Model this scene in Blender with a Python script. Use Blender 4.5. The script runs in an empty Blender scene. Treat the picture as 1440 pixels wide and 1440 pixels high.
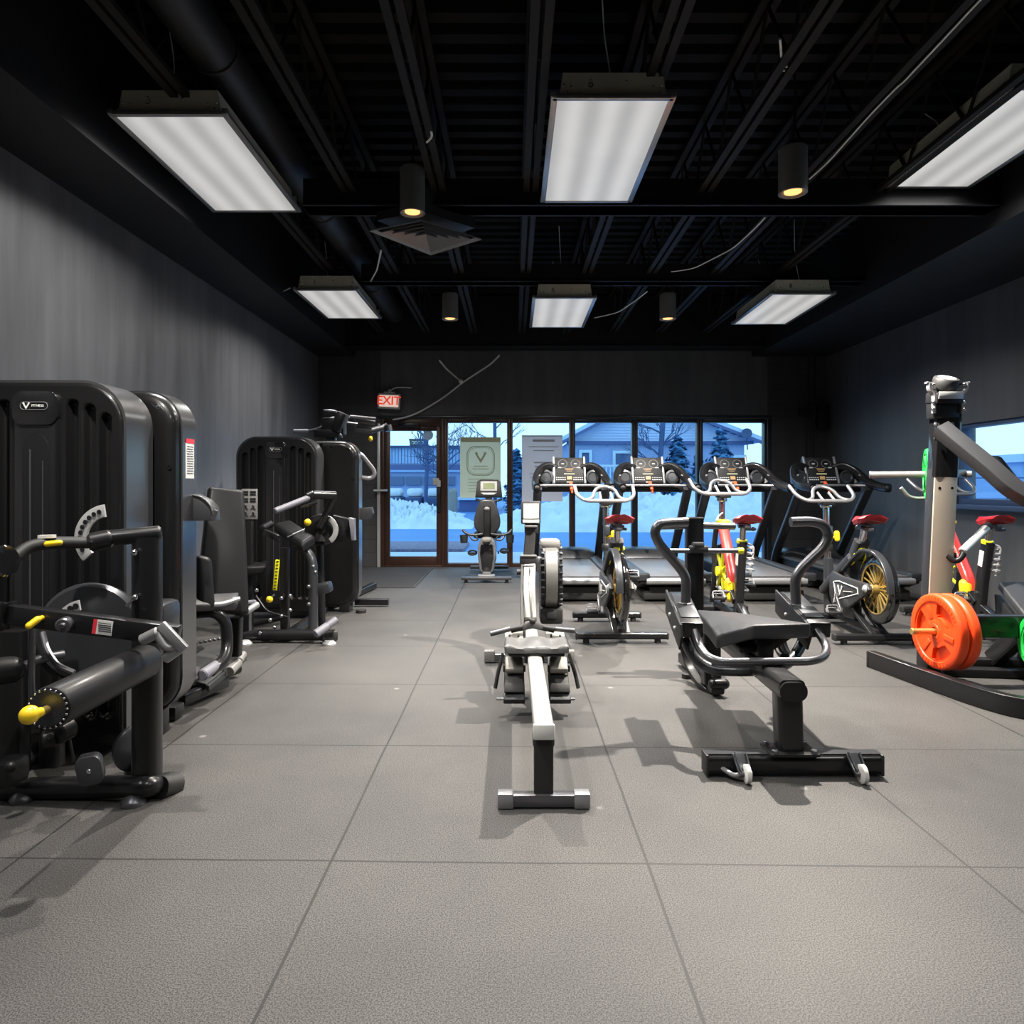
import bpy, bmesh, math, random
from mathutils import Vector, Matrix, Euler
random.seed(7)
C = bpy.context.scene.collection
PI = math.pi
V = Vector
F, EYE, CX, CY = 960.0, 1.2, 720.0, 682.0

def P(px, py, Y):
    """a point at distance Y seen in direction (px, py) of the photograph"""
    return V(((px - CX) * Y / F, Y, EYE - (py - CY) * Y / F))

def srgb(r, g, b):
    f = lambda c: (c / 255.0) / 12.92 if c / 255.0 <= 0.04045 else ((c / 255.0 + 0.055) / 1.055) ** 2.4
    return (f(r), f(g), f(b))

# ------------------------------------------------------------------ materials
MATS = {}
def mat(name, col, rough=0.5, metal=0.0, coat=0.0, var=0.0, vscale=6.0, bump=0.0, bscale=200.0,
        emit=0.0, ecol=None, rvar=0.0, stretch=None, spec=0.5, detail=4.0, crough=0.1):
    m = bpy.data.materials.new(name); m.use_nodes = True
    nt = m.node_tree; n = nt.nodes; l = nt.links
    b = n['Principled BSDF']
    b.inputs['Base Color'].default_value = (*col, 1)
    b.inputs['Roughness'].default_value = rough
    b.inputs['Metallic'].default_value = metal
    b.inputs['Specular IOR Level'].default_value = spec
    if coat:
        b.inputs['Coat Weight'].default_value = coat
        b.inputs['Coat Roughness'].default_value = crough
    tc = n.new('ShaderNodeTexCoord')
    src = tc.outputs['Object']
    if stretch:
        mp = n.new('ShaderNodeMapping'); mp.inputs['Scale'].default_value = stretch
        l.new(src, mp.inputs['Vector']); src = mp.outputs['Vector']
    if var or rvar:
        nz = n.new('ShaderNodeTexNoise'); nz.inputs['Scale'].default_value = vscale
        nz.inputs['Detail'].default_value = detail
        l.new(src, nz.inputs['Vector'])
    if var:
        mx = n.new('ShaderNodeMix'); mx.data_type = 'RGBA'
        mx.inputs[6].default_value = (*[c * (1 - var) for c in col], 1)
        mx.inputs[7].default_value = (*[min(1, c * (1 + var)) for c in col], 1)
        l.new(nz.outputs['Fac'], mx.inputs[0]); l.new(mx.outputs[2], b.inputs['Base Color'])
    if rvar:
        mr = n.new('ShaderNodeMapRange')
        mr.inputs[1].default_value = .3; mr.inputs[2].default_value = .7
        mr.inputs[3].default_value = max(.02, rough - rvar); mr.inputs[4].default_value = rough + rvar
        l.new(nz.outputs['Fac'], mr.inputs[0]); l.new(mr.outputs[0], b.inputs['Roughness'])
    if bump:
        nb = n.new('ShaderNodeTexNoise'); nb.inputs['Scale'].default_value = bscale
        nb.inputs['Detail'].default_value = 2
        l.new(src, nb.inputs['Vector'])
        bp = n.new('ShaderNodeBump'); bp.inputs['Strength'].default_value = bump; bp.inputs['Distance'].default_value = .002
        l.new(nb.outputs['Fac'], bp.inputs['Height']); l.new(bp.outputs['Normal'], b.inputs['Normal'])
    if emit:
        b.inputs['Emission Color'].default_value = (*(ecol or col), 1)
        b.inputs['Emission Strength'].default_value = emit
    MATS[name] = m
    return m

# ------------------------------------------------------------------ mesh builder
def frame_z(d):
    d = d.normalized()
    a = V((0, 0, 1)) if abs(d.z) < .95 else V((0, 1, 0))
    x = a.cross(d).normalized(); y = d.cross(x)
    return x, y, d

def fillet(pts, rad, n=5, closed=False):
    pts = [V(p) for p in pts]
    out = []
    N = len(pts)
    for i, p in enumerate(pts):
        if not closed and i in (0, N - 1):
            out.append(p); continue
        a, b = pts[i - 1], pts[(i + 1) % N]
        u, w = (a - p), (b - p)
        r = min(rad, u.length * .49, w.length * .49)
        u.normalize(); w.normalize()
        p0, p1 = p + u * r, p + w * r
        for k in range(n + 1):
            t = k / n
            out.append(p0 * (1 - t) ** 2 + p * 2 * t * (1 - t) + p1 * t * t)
    return out

def circ(r, n=12, ry=None):
    ry = ry or r
    return [(r * math.cos(2 * PI * k / n), ry * math.sin(2 * PI * k / n)) for k in range(n)]

def rrect(w, h, r, n=3):
    out = []
    for cx, cy, a0 in ((w/2-r, h/2-r, 0), (-w/2+r, h/2-r, PI/2), (-w/2+r, -h/2+r, PI), (w/2-r, -h/2+r, 1.5*PI)):
        for k in range(n + 1):
            a = a0 + PI/2 * k / n
            out.append((cx + r*math.cos(a), cy + r*math.sin(a)))
    return out

class MB:
    def __init__(s): s.bm = bmesh.new()
    def box(s, c, size, rot=None, bev=0.0, seg=2):
        M = Matrix.Translation(V(c))
        if rot is not None:
            M = M @ (rot if isinstance(rot, Matrix) else Euler(rot).to_matrix().to_4x4())
        M = M @ Matrix.Diagonal((size[0], size[1], size[2], 1))
        vs = bmesh.ops.create_cube(s.bm, size=1.0, matrix=M)['verts']
        if bev:
            es = list({e for v in vs for e in v.link_edges})
            bmesh.ops.bevel(s.bm, geom=es, offset=min(bev, min(size) * .49), segments=seg, affect='EDGES', profile=.5)
        return s
    def bar(s, p0, p1, w, h, bev=0.0, seg=2, up=None):
        p0, p1 = V(p0), V(p1); d = p1 - p0
        if up is None: x, y, z = frame_z(d)
        else:
            z = d.normalized(); x = V(up).cross(z).normalized(); y = z.cross(x)
        R = Matrix((x, y, z)).transposed().to_4x4()
        return s.box((p0 + p1) / 2, (w, h, d.length), R, bev, seg)
    def sweep(s, pts, prof, closed=False, cap=True, up=None, scale=None):
        pts = [V(p) for p in pts]
        q = [pts[0]]
        for p in pts[1:]:
            if (p - q[-1]).length > 1e-6: q.append(p)
        pts = q; N = len(pts)
        tang = []
        for i in range(N):
            a = pts[i - 1] if (i or closed) else pts[0]
            b = pts[(i + 1) % N] if (i < N - 1 or closed) else pts[-1]
            tang.append((b - a).normalized())
        if up is None:
            x, y, _ = frame_z(tang[0])
        rings = []
        for i in range(N):
            t = tang[i]
            if up is not None:
                x = V(up).cross(t).normalized(); y = t.cross(x)
            else:
                x = (x - t * x.dot(t)).normalized(); y = t.cross(x)
            k = scale(i / max(1, N - 1)) if scale else 1
            rings.append([s.bm.verts.new(pts[i] + x * a * k + y * b * k) for a, b in prof])
        m = len(prof)
        for i in range(N if closed else N - 1):
            r0, r1 = rings[i], rings[(i + 1) % N]
            for k in range(m):
                s.bm.faces.new((r0[k], r0[(k + 1) % m], r1[(k + 1) % m], r1[k]))
        if cap and not closed:
            s.bm.faces.new(list(reversed(rings[0]))); s.bm.faces.new(rings[-1])
        return s
    def tube(s, pts, r, n=12, fil=0.0, closed=False, ry=None):
        if fil: pts = fillet(pts, fil, closed=closed)
        return s.sweep(pts, circ(r, n, ry), closed)
    def beam(s, pts, w, h, r=.006, fil=0.0, up=(0, 0, 1)):
        if fil: pts = fillet(pts, fil, 6)
        return s.sweep(pts, rrect(w, h, r), up=up)
    def lathe(s, o, ax, prof, n=28, closed=False):
        o = V(o); x, y, z = frame_z(V(ax)); rings = []
        for t, r in prof:
            rings.append([s.bm.verts.new(o + z * t + (x * math.cos(2*PI*k/n) + y * math.sin(2*PI*k/n)) * max(r, 1e-5)) for k in range(n)])
        R = len(rings)
        for i in range(R if closed else R - 1):
            a, b = rings[i], rings[(i + 1) % R]
            for k in range(n):
                s.bm.faces.new((a[k], a[(k + 1) % n], b[(k + 1) % n], b[k]))
        if not closed:
            s.bm.faces.new(list(reversed(rings[0]))); s.bm.faces.new(rings[-1])
        return s
    def cyl(s, p0, p1, r, n=20, bev=.002, r2=None):
        p0, p1 = V(p0), V(p1); L = (p1 - p0).length; r2 = r if r2 is None else r2
        b = min(bev, L * .3, r * .4)
        return s.lathe(p0, p1 - p0, [(0, r - b), (b, r), (L - b, r2), (L, r2 - b)], n)
    def capsule(s, p0, p1, r, n=16, k=5):
        p0, p1 = V(p0), V(p1); L = (p1 - p0).length
        pr = [(-r*math.cos(PI/2*i/k), r*math.sin(PI/2*i/k)) for i in range(k + 1)]
        pr += [(L + r*math.sin(PI/2*i/k), r*math.cos(PI/2*i/k)) for i in range(k + 1)]
        return s.lathe(p0, p1 - p0, pr, n)
    def sph(s, c, r, sc=(1, 1, 1), n=16, rot=None):
        M = Matrix.Translation(V(c))
        if rot is not None: M = M @ Euler(rot).to_matrix().to_4x4()
        M = M @ Matrix.Diagonal((*sc, 1))
        bmesh.ops.create_uvsphere(s.bm, u_segments=n, v_segments=max(6, n // 2), radius=r, matrix=M)
        return s
    def torus(s, c, ax, R, r, n=32, m=10, a0=0, a1=2*PI):
        c = V(c); x, y, z = frame_z(V(ax)); full = abs(a1 - a0 - 2*PI) < 1e-4
        k = n if full else n + 1
        pts = [c + (x*math.cos(a0+(a1-a0)*i/n) + y*math.sin(a0+(a1-a0)*i/n)) * R for i in range(k)]
        return s.sweep(pts, circ(r, m), closed=full)
    def prism(s, pts, ext, bev=0.0, seg=2):
        pts = [V(p) for p in pts]; ext = V(ext)
        a = [s.bm.verts.new(p) for p in pts]; b = [s.bm.verts.new(p + ext) for p in pts]
        n = len(pts)
        fs = [s.bm.faces.new(a), s.bm.faces.new(list(reversed(b)))]
        for k in range(n):
            fs.append(s.bm.faces.new((a[(k + 1) % n], a[k], b[k], b[(k + 1) % n])))
        bmesh.ops.recalc_face_normals(s.bm, faces=fs)
        if bev:
            es = list({e for f in fs[:2] for e in f.edges})
            bmesh.ops.bevel(s.bm, geom=es, offset=bev, segments=seg, affect='EDGES', profile=.5)
        return s
    def arcplate(s, c, x, y, R0, R1, a0, a1, ext, n=16, bev=0):
        c, x, y = V(c), V(x), V(y)
        pt = lambda R, a: c + x * R * math.cos(a) + y * R * math.sin(a)
        pts = [pt(R1, a0 + (a1-a0)*k/n) for k in range(n+1)] + [pt(R0, a1 + (a0-a1)*k/n) for k in range(n+1)]
        return s.prism(pts, ext, bev)
    def quad(s, *p):
        s.bm.faces.new([s.bm.verts.new(V(q)) for q in p]); return s
    def build(s, name, m, parent=None, label=None, ang=38, recalc=True, smooth=True, mat2=None):
        bm = s.bm
        if recalc: bmesh.ops.recalc_face_normals(bm, faces=bm.faces[:])
        off = origin(parent)
        if off.length: bmesh.ops.translate(bm, verts=bm.verts[:], vec=-off)
        me = bpy.data.meshes.new(name); bm.to_mesh(me); bm.free()
        if smooth:
            for p in me.polygons: p.use_smooth = True
            try: me.set_sharp_from_angle(angle=math.radians(ang))
            except Exception: pass
        me.materials.append(MATS[m] if isinstance(m, str) else m)
        o = bpy.data.objects.new(name, me); C.objects.link(o)
        if parent is not None: o.parent = parent
        if label: o['label'] = label
        return o

def origin(o):
    t = V((0, 0, 0))
    while o is not None:
        t = t + o.location; o = o.parent
    return t

def thing(name, label, cat, loc=(0, 0, 0), group=None):
    o = bpy.data.objects.new(name, None); C.objects.link(o)
    o.empty_display_size = .1
    o.location = loc; o['label'] = label; o['category'] = cat
    if group: o['group'] = group
    return o
def tag(o, label, cat, group=None):
    o['label'] = label; o['category'] = cat
    if group: o['group'] = group
    return o
def struct(o):
    o['kind'] = 'structure'; return o
def dup(root, loc, label, group=None):
    r = root.copy(); C.objects.link(r); r.location = loc; r['label'] = label
    if group: r['group'] = group
    for ch in list(root.children):
        c = ch.copy(); C.objects.link(c); c.parent = r
        for g in list(ch.children):
            d = g.copy(); C.objects.link(d); d.parent = c
    return r
def text_mesh(txt, size, name, m, parent, loc, rot, ext=.001, spacing=1.0, label=None, bold=0.0):
    cu = bpy.data.curves.new(name, 'FONT'); cu.body = txt; cu.size = size; cu.extrude = ext
    cu.align_x = 'CENTER'; cu.align_y = 'CENTER'; cu.space_character = spacing; cu.offset = bold
    t = bpy.data.objects.new(name, cu); C.objects.link(t)
    dg = bpy.context.evaluated_depsgraph_get(); dg.update()
    me = bpy.data.meshes.new_from_object(t.evaluated_get(dg))
    bpy.data.objects.remove(t)
    me.transform(Matrix.Translation(V(loc) - origin(parent)) @ (rot if isinstance(rot, Matrix) else Euler(rot).to_matrix().to_4x4()))
    me.materials.clear(); me.materials.append(MATS[m])
    o = bpy.data.objects.new(name, me); C.objects.link(o)
    if parent is not None: o.parent = parent
    if label: o['label'] = label
    return o

def sdf_rr(u, v, w, h, rt, rb):
    """distance inside (positive) of a rounded rectangle centred on (0, h/2)"""
    y = v - h / 2; r = rt if y > 0 else rb
    qx, qy = abs(u) - w/2 + r, abs(y) - h/2 + r
    return -(min(max(qx, qy), 0) + math.hypot(max(qx, 0), max(qy, 0)) - r)
def cover(mb, x0, yf, z0, w, h, depth, rt, rb, edge, flutes=(), nx=90, nz=60, sgn=1):
    """moulded machine cover whose face looks towards -Y; flutes = (u, vlo, vhi, halfwidth, depth)"""
    us = [-w/2 + w * (0.5 - 0.5*math.cos(PI*i/nx)) for i in range(nx+1)]
    us = [a*.35 + (-w/2 + w*i/nx)*.65 for i, a in enumerate(us)]
    rows = []
    def zr(u, r, top):
        d = abs(u) - (w/2 - r)
        c = r - math.sqrt(max(0, r*r - max(0, d)**2)) if r > 0 else 0
        return h - c if top else c
    for u in us:
        lo, hi = zr(u, rb, False), zr(u, rt, True)
        col = []
        for j in range(nz+1):
            t = j / nz; t = .5 - .5*math.cos(PI*t); v = lo + (hi-lo)*t
            d = max(0, sdf_rr(u, v, w, h, rt, rb))
            e = max(0, edge - d)
            y = edge - math.sqrt(max(0, edge*edge - e*e))
            for fu, f0, f1, hw, fd in flutes:
                cv = min(max(v, f0 + hw), f1 - hw)
                q = math.hypot(u-fu, v-cv) / hw
                if q < 1.0:
                    y += fd * min(1, (1 - q*q) * 1.6)
            col.append(mb.bm.verts.new((x0+u, yf + sgn*y, z0+v)))
        rows.append(col)
    for i in range(nx):
        for j in range(nz):
            mb.bm.faces.new((rows[i][j], rows[i+1][j], rows[i+1][j+1], rows[i][j+1]))
    loop = [rows[i][0] for i in range(nx)] + [rows[nx][j] for j in range(nz)] + [rows[nx-i][nz] for i in range(nx)] + [rows[0][nz-j] for j in range(nz)]
    back = [mb.bm.verts.new((v.co.x, yf + sgn*depth, v.co.z)) for v in loop]
    n = len(loop)
    for k in range(n):
        mb.bm.faces.new((loop[(k+1) % n], loop[k], back[k], back[(k+1) % n]))
    mb.bm.faces.new(back)
    return mb
# ------------------------------------------------------------------ material list
mat('black_powder', (.009, .009, .0095), .42, var=.15, bump=.15, bscale=500, coat=.2, crough=.2, spec=.2)
mat('black_satin', (.009, .009, .010), .36, coat=.45, crough=.14, var=.1, spec=.2)
mat('shroud_black', (.006, .006, .0065), .40, coat=.6, crough=.10, spec=.2)
mat('shroud_side', (.040, .041, .044), .30, metal=.2, coat=1.0, crough=.2)
mat('gloss_black', (.008, .008, .009), .10, coat=.8, crough=.04)
mat('plastic_black', (.011, .011, .012), .40, var=.1, spec=.35)
mat('plastic_charcoal', (.030, .031, .034), .38, var=.1)
mat('rubber_black', (.012, .012, .012), .6, bump=.2, bscale=300)
mat('vinyl_black', (.011, .011, .012), .45, bump=.3, bscale=420, coat=.12, crough=.22, var=.1, spec=.18)
mat('vinyl_grey', (.026, .027, .030), .42, bump=.5, bscale=420, var=.12)
mat('grip_grey', (.14, .14, .165), .5, bump=.2, bscale=400)
mat('steel_grey', (.13, .13, .14), .32, metal=.75)
mat('gunmetal', (.045, .048, .054), .34, metal=.5, coat=.3)
mat('can_grey', (.20, .20, .20), .42, metal=.4)
mat('louvre', (.26, .26, .26), .36, metal=.5)
mat('display_black', (.008, .008, .009), .55, spec=.25)
mat('chrome', (.62, .62, .63), .18, metal=1.0)
mat('alu', (.27, .267, .255), .34, metal=.65, var=.08, vscale=20)
mat('alu_white', (.36, .355, .335), .30, metal=.3, var=.06, vscale=9)
mat('brushed', (.62, .54, .44), .36, metal=.45, var=.07, vscale=5)
mat('silver_plate', (.55, .55, .55), .38, metal=.5, var=.1)
mat('seat_grey', (.09, .09, .09), .36, var=.1)
mat('dial_grey', (.16, .16, .16), .5)
mat('silver_paint', (.27, .27, .28), .34, metal=.5)
mat('white_plastic', (.55, .55, .53), .42, var=.05)
mat('cream_plastic', (.25, .24, .21), .45, var=.12)
mat('offwhite_grey', (.18, .177, .17), .42, var=.1)
mat('label_white', (.62, .62, .60), .5)
mat('label_red', (.65, .03, .05), .5)
mat('yellow', (.83, .56, .012), .38, coat=.2)
mat('lime_yellow', (.78, .74, .02), .4)
mat('red_vinyl', (.50, .018, .028), .36, bump=.3, bscale=400, coat=.2)
mat('red_frame', (.64, .045, .035), .3, coat=.5)
mat('orange_rubber', (.80, .062, .006), .42, var=.12, vscale=12, bump=.15, bscale=250)
mat('green_rubber', (.012, .42, .055), .42, var=.1, bump=.15, bscale=250)
mat('gold', (.65, .47, .16), .3, metal=.8)
mat('orange_clip', (.75, .10, .03), .4)
mat('fixture_metal', (.62, .60, .47), .45, metal=.15, var=.15, vscale=9)
mat('fixture_edge', (.42, .42, .42), .28, metal=.7)
mat('ceil_black', (.0085, .0078, .0070), .7, spec=.15, var=.25, vscale=3)
mat('joist_black', (.017, .0152, .0132), .55, var=.3, vscale=8, spec=.15)
mat('beam_black', (.007, .007, .007), .6, spec=.3)
mat('duct_black', (.016, .016, .016), .5, var=.3, vscale=4)
mat('soffit_black', (.007, .007, .0075), .6, var=.2, vscale=2)
mat('cable_white', (.80, .79, .75), .5)
mat('bronze_frame', (.055, .028, .020), .38, metal=.35, var=.3, vscale=10)
mat('dark_frame', (.022, .022, .028), .36, metal=.35)
mat('mat_rib', (.035, .036, .04), .8, bump=.8, bscale=160, var=.3, vscale=40)
mat('belt', (.10, .10, .105), .34, bump=.2, bscale=500)
mat('lcd_green', (.16, .20, .07), .3, emit=.10, ecol=(.35, .45, .12))
mat('lcd_cream', (.85, .84, .72), .3, emit=.35, ecol=(.9, .88, .72))
mat('led_white', (.25, .25, .25), .5, emit=.28, ecol=(.8, .85, .9))
mat('led_amber', (.2, .12, .05), .5, emit=.22, ecol=(.95, .62, .25))
mat('led_yellow', (.3, .28, .15), .5, emit=.5, ecol=(.95, .9, .5))
mat('led_red', (.8, .1, .08), .4, emit=.4, ecol=(.9, .15, .1))
mat('bulb', (.2, .15, .1), .4, emit=1.9, ecol=(1, .47, .15))
mat('exit_face', (.85, .8, .75), .4, emit=.62, ecol=(1, .74, .62))
mat('exit_red', (.8, .05, .03), .4, emit=.55, ecol=(1, .09, .05))

# outdoor things, seen at dusk
mat('snow', (.74, .80, .84), .7, var=.28, vscale=2.2, bump=1.0, bscale=5, detail=8)  # patchy base colour paints shadows into the snow
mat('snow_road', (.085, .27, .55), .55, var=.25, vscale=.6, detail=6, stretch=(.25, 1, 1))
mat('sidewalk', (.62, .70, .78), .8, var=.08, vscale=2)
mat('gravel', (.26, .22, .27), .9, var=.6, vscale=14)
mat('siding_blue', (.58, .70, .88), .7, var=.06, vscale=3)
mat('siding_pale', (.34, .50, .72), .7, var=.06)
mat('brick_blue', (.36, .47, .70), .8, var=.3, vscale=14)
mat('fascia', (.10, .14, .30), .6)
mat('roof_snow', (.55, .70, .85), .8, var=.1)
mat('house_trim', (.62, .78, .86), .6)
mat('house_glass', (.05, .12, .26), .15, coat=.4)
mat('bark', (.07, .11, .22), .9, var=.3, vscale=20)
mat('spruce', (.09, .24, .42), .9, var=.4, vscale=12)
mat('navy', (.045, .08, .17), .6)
mat('sign_dark', (.05, .06, .05), .5)
mat('sign_pale', (.7, .72, .6), .5)

def paint_wall(name, col, rough, streak, block=False):
    """black wall paint: roller streaks, and block joints where the wall is masonry"""
    m = mat(name, col, rough, spec=.5)
    nt = m.node_tree; n = nt.nodes; l = nt.links; b = n['Principled BSDF']
    tc = n.new('ShaderNodeTexCoord')
    mp = n.new('ShaderNodeMapping'); mp.inputs['Scale'].default_value = (3.2, 3.2, .35)
    l.new(tc.outputs['Object'], mp.inputs['Vector'])
    nz = n.new('ShaderNodeTexNoise'); nz.inputs['Scale'].default_value = 1.6; nz.inputs['Detail'].default_value = 5
    nz.inputs['Roughness'].default_value = .6
    l.new(mp.outputs[0], nz.inputs['Vector'])
    mx = n.new('ShaderNodeMix'); mx.data_type = 'RGBA'
    mx.inputs[6].default_value = (*[c*(1-streak) for c in col], 1); mx.inputs[7].default_value = (*[c*(1+streak) for c in col], 1)
    mr = n.new('ShaderNodeMapRange'); mr.inputs[1].default_value = .32; mr.inputs[2].default_value = .68
    l.new(nz.outputs['Fac'], mr.inputs[0]); l.new(mr.outputs[0], mx.inputs[0])
    l.new(mx.outputs[2], b.inputs['Base Color'])
    r2 = n.new('ShaderNodeMapRange'); r2.inputs[3].default_value = rough-.08; r2.inputs[4].default_value = rough+.08
    l.new(nz.outputs['Fac'], r2.inputs[0]); l.new(r2.outputs[0], b.inputs['Roughness'])
    bp = n.new('ShaderNodeBump'); bp.inputs['Strength'].default_value = .35; bp.inputs['Distance'].default_value = .006
    if block:
        sw = n.new('ShaderNodeSeparateXYZ'); l.new(tc.outputs['Object'], sw.inputs[0])
        cb = n.new('ShaderNodeCombineXYZ'); l.new(sw.outputs['X'], cb.inputs[0]); l.new(sw.outputs['Z'], cb.inputs[1])
        bk = n.new('ShaderNodeTexBrick'); bk.inputs['Scale'].default_value = 1
        bk.inputs['Brick Width'].default_value = .4; bk.inputs['Row Height'].default_value = .2
        bk.inputs['Mortar Size'].default_value = .008; bk.inputs['Mortar Smooth'].default_value = .3
        l.new(cb.outputs[0], bk.inputs['Vector'])
        l.new(bk.outputs['Fac'], bp.inputs['Height']); bp.invert = True; bp.inputs['Strength'].default_value = .9
    else:
        l.new(nz.outputs['Fac'], bp.inputs['Height'])
    l.new(bp.outputs['Normal'], b.inputs['Normal'])
    return m
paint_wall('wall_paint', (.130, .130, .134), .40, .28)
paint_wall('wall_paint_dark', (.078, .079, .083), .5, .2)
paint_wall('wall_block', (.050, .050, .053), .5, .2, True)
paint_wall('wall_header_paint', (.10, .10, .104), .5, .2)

def rubber_floor():
    m = mat('rubber_floor', (.15, .145, .14), .62, spec=.32)
    nt = m.node_tree; n = nt.nodes; l = nt.links; b = n['Principled BSDF']
    tc = n.new('ShaderNodeTexCoord'); sp = n.new('ShaderNodeSeparateXYZ'); l.new(tc.outputs['Object'], sp.inputs[0])
    def math_(op, a, bb=None, c=None):
        k = n.new('ShaderNodeMath'); k.operation = op
        for i, v in enumerate((a, bb, c)):
            if v is None: continue
            if isinstance(v, (int, float)): k.inputs[i].default_value = v
            else: l.new(v, k.inputs[i])
        return k.outputs[0]
    X, Y = sp.outputs['X'], sp.outputs['Y']
    wob = n.new('ShaderNodeTexNoise'); wob.inputs['Scale'].default_value = .9; l.new(tc.outputs['Object'], wob.inputs['Vector'])
    wb = math_('MULTIPLY', math_('SUBTRACT', wob.outputs['Fac'], .5), .025)
    Ys = math_('ADD', math_('ADD', Y, math_('MULTIPLY', X, .018)), wb)
    Xs = math_('ADD', X, math_('MULTIPLY', wb, .7))
    def seam(c, off, per):
        t = math_('FRACT', math_('ADD', math_('DIVIDE', math_('SUBTRACT', c, off), per), .5))
        return math_('MULTIPLY', math_('ABSOLUTE', math_('SUBTRACT', t, .5)), per)
    d = math_('MINIMUM', seam(Xs, -.578, 1.006), seam(Ys, 2.168, .964))
    mr = n.new('ShaderNodeMapRange'); mr.inputs[1].default_value = .0030; mr.inputs[2].default_value = .0056
    mr.inputs[3].default_value = 1; mr.inputs[4].default_value = 0
    l.new(d, mr.inputs[0])
    sn = n.new('ShaderNodeTexNoise'); sn.inputs['Scale'].default_value = 1.7; l.new(tc.outputs['Object'], sn.inputs['Vector'])
    smr = n.new('ShaderNodeMapRange'); smr.inputs[1].default_value = .35; smr.inputs[2].default_value = .6; smr.inputs[3].default_value = .8
    l.new(sn.outputs['Fac'], smr.inputs[0])
    seamf = math_('MULTIPLY', mr.outputs[0], smr.outputs[0])
    # granules
    g = n.new('ShaderNodeTexNoise'); g.inputs['Scale'].default_value = 240; g.inputs['Detail'].default_value = 4; g.inputs['Roughness'].default_value = .75
    l.new(tc.outputs['Object'], g.inputs['Vector'])
    big = n.new('ShaderNodeTexNoise'); big.inputs['Scale'].default_value = 1.3; big.inputs['Detail'].default_value = 6; big.inputs['Roughness'].default_value = .6
    l.new(tc.outputs['Object'], big.inputs['Vector'])
    cr = n.new('ShaderNodeValToRGB')
    e = cr.color_ramp.elements
    e[0].position = .43; e[0].color = (.014, .0138, .0137, 1); e[1].position = .57; e[1].color = (.095, .0925, .0895, 1)
    l.new(g.outputs['Fac'], cr.inputs[0])
    cb = n.new('ShaderNodeValToRGB'); e = cb.color_ramp.elements
    e[0].position = .3; e[0].color = (.74, .74, .76, 1); e[1].position = .72; e[1].color = (1.16, 1.14, 1.12, 1)
    l.new(big.outputs['Fac'], cb.inputs[0])
    mu = n.new('ShaderNodeMix'); mu.data_type = 'RGBA'; mu.blend_type = 'MULTIPLY'; mu.inputs[0].default_value = 1
    l.new(cr.outputs[0], mu.inputs[6]); l.new(cb.outputs[0], mu.inputs[7])
    # chalk spots
    vo = n.new('ShaderNodeTexVoronoi'); vo.inputs['Scale'].default_value = 2.3; l.new(tc.outputs['Object'], vo.inputs['Vector'])
    vm = n.new('ShaderNodeMapRange'); vm.inputs[1].default_value = .012; vm.inputs[2].default_value = .05; vm.inputs[3].default_value = .55; vm.inputs[4].default_value = 0
    l.new(vo.outputs['Distance'], vm.inputs[0])
    m2 = n.new('ShaderNodeMix'); m2.data_type = 'RGBA'; m2.inputs[7].default_value = (.26, .25, .24, 1)
    l.new(vm.outputs[0], m2.inputs[0]); l.new(mu.outputs[2], m2.inputs[6])
    m3 = n.new('ShaderNodeMix'); m3.data_type = 'RGBA'; m3.inputs[7].default_value = (.012, .012, .012, 1)
    l.new(seamf, m3.inputs[0]); l.new(m2.outputs[2], m3.inputs[6])
    l.new(m3.outputs[2], b.inputs['Base Color'])
    bp = n.new('ShaderNodeBump'); bp.inputs['Strength'].default_value = .08; bp.inputs['Distance'].default_value = .002
    h = math_('SUBTRACT', g.outputs['Fac'], math_('MULTIPLY', seamf, 3))
    l.new(h, bp.inputs['Height']); l.new(bp.outputs['Normal'], b.inputs['Normal'])
rubber_floor()

def glass():
    m = bpy.data.materials.new('window_glass'); m.use_nodes = True; nt = m.node_tree; n = nt.nodes; l = nt.links
    n.remove(n['Principled BSDF'])
    t = n.new('ShaderNodeBsdfTransparent'); t.inputs[0].default_value = (.93, .97, 1, 1)
    g = n.new('ShaderNodeBsdfGlossy'); g.inputs['Roughness'].default_value = .02
    ge = n.new('ShaderNodeNewGeometry'); dt = n.new('ShaderNodeVectorMath'); dt.operation = 'DOT_PRODUCT'
    l.new(ge.outputs['Incoming'], dt.inputs[0]); l.new(ge.outputs['Normal'], dt.inputs[1])
    ab = n.new('ShaderNodeMath'); ab.operation = 'ABSOLUTE'; l.new(dt.outputs['Value'], ab.inputs[0])
    iv = n.new('ShaderNodeMath'); iv.operation = 'SUBTRACT'; iv.inputs[0].default_value = 1; l.new(ab.outputs[0], iv.inputs[1])
    pw = n.new('ShaderNodeMath'); pw.operation = 'POWER'; pw.inputs[1].default_value = 5; l.new(iv.outputs[0], pw.inputs[0])
    fr = n.new('ShaderNodeMath'); fr.operation = 'MULTIPLY_ADD'; fr.inputs[1].default_value = .8; fr.inputs[2].default_value = .02; l.new(pw.outputs[0], fr.inputs[0])
    mx = n.new('ShaderNodeMixShader')
    l.new(fr.outputs[0], mx.inputs[0]); l.new(t.outputs[0], mx.inputs[1]); l.new(g.outputs[0], mx.inputs[2])
    l.new(mx.outputs[0], n['Material Output'].inputs[0]); MATS['window_glass'] = m
glass()

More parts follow.
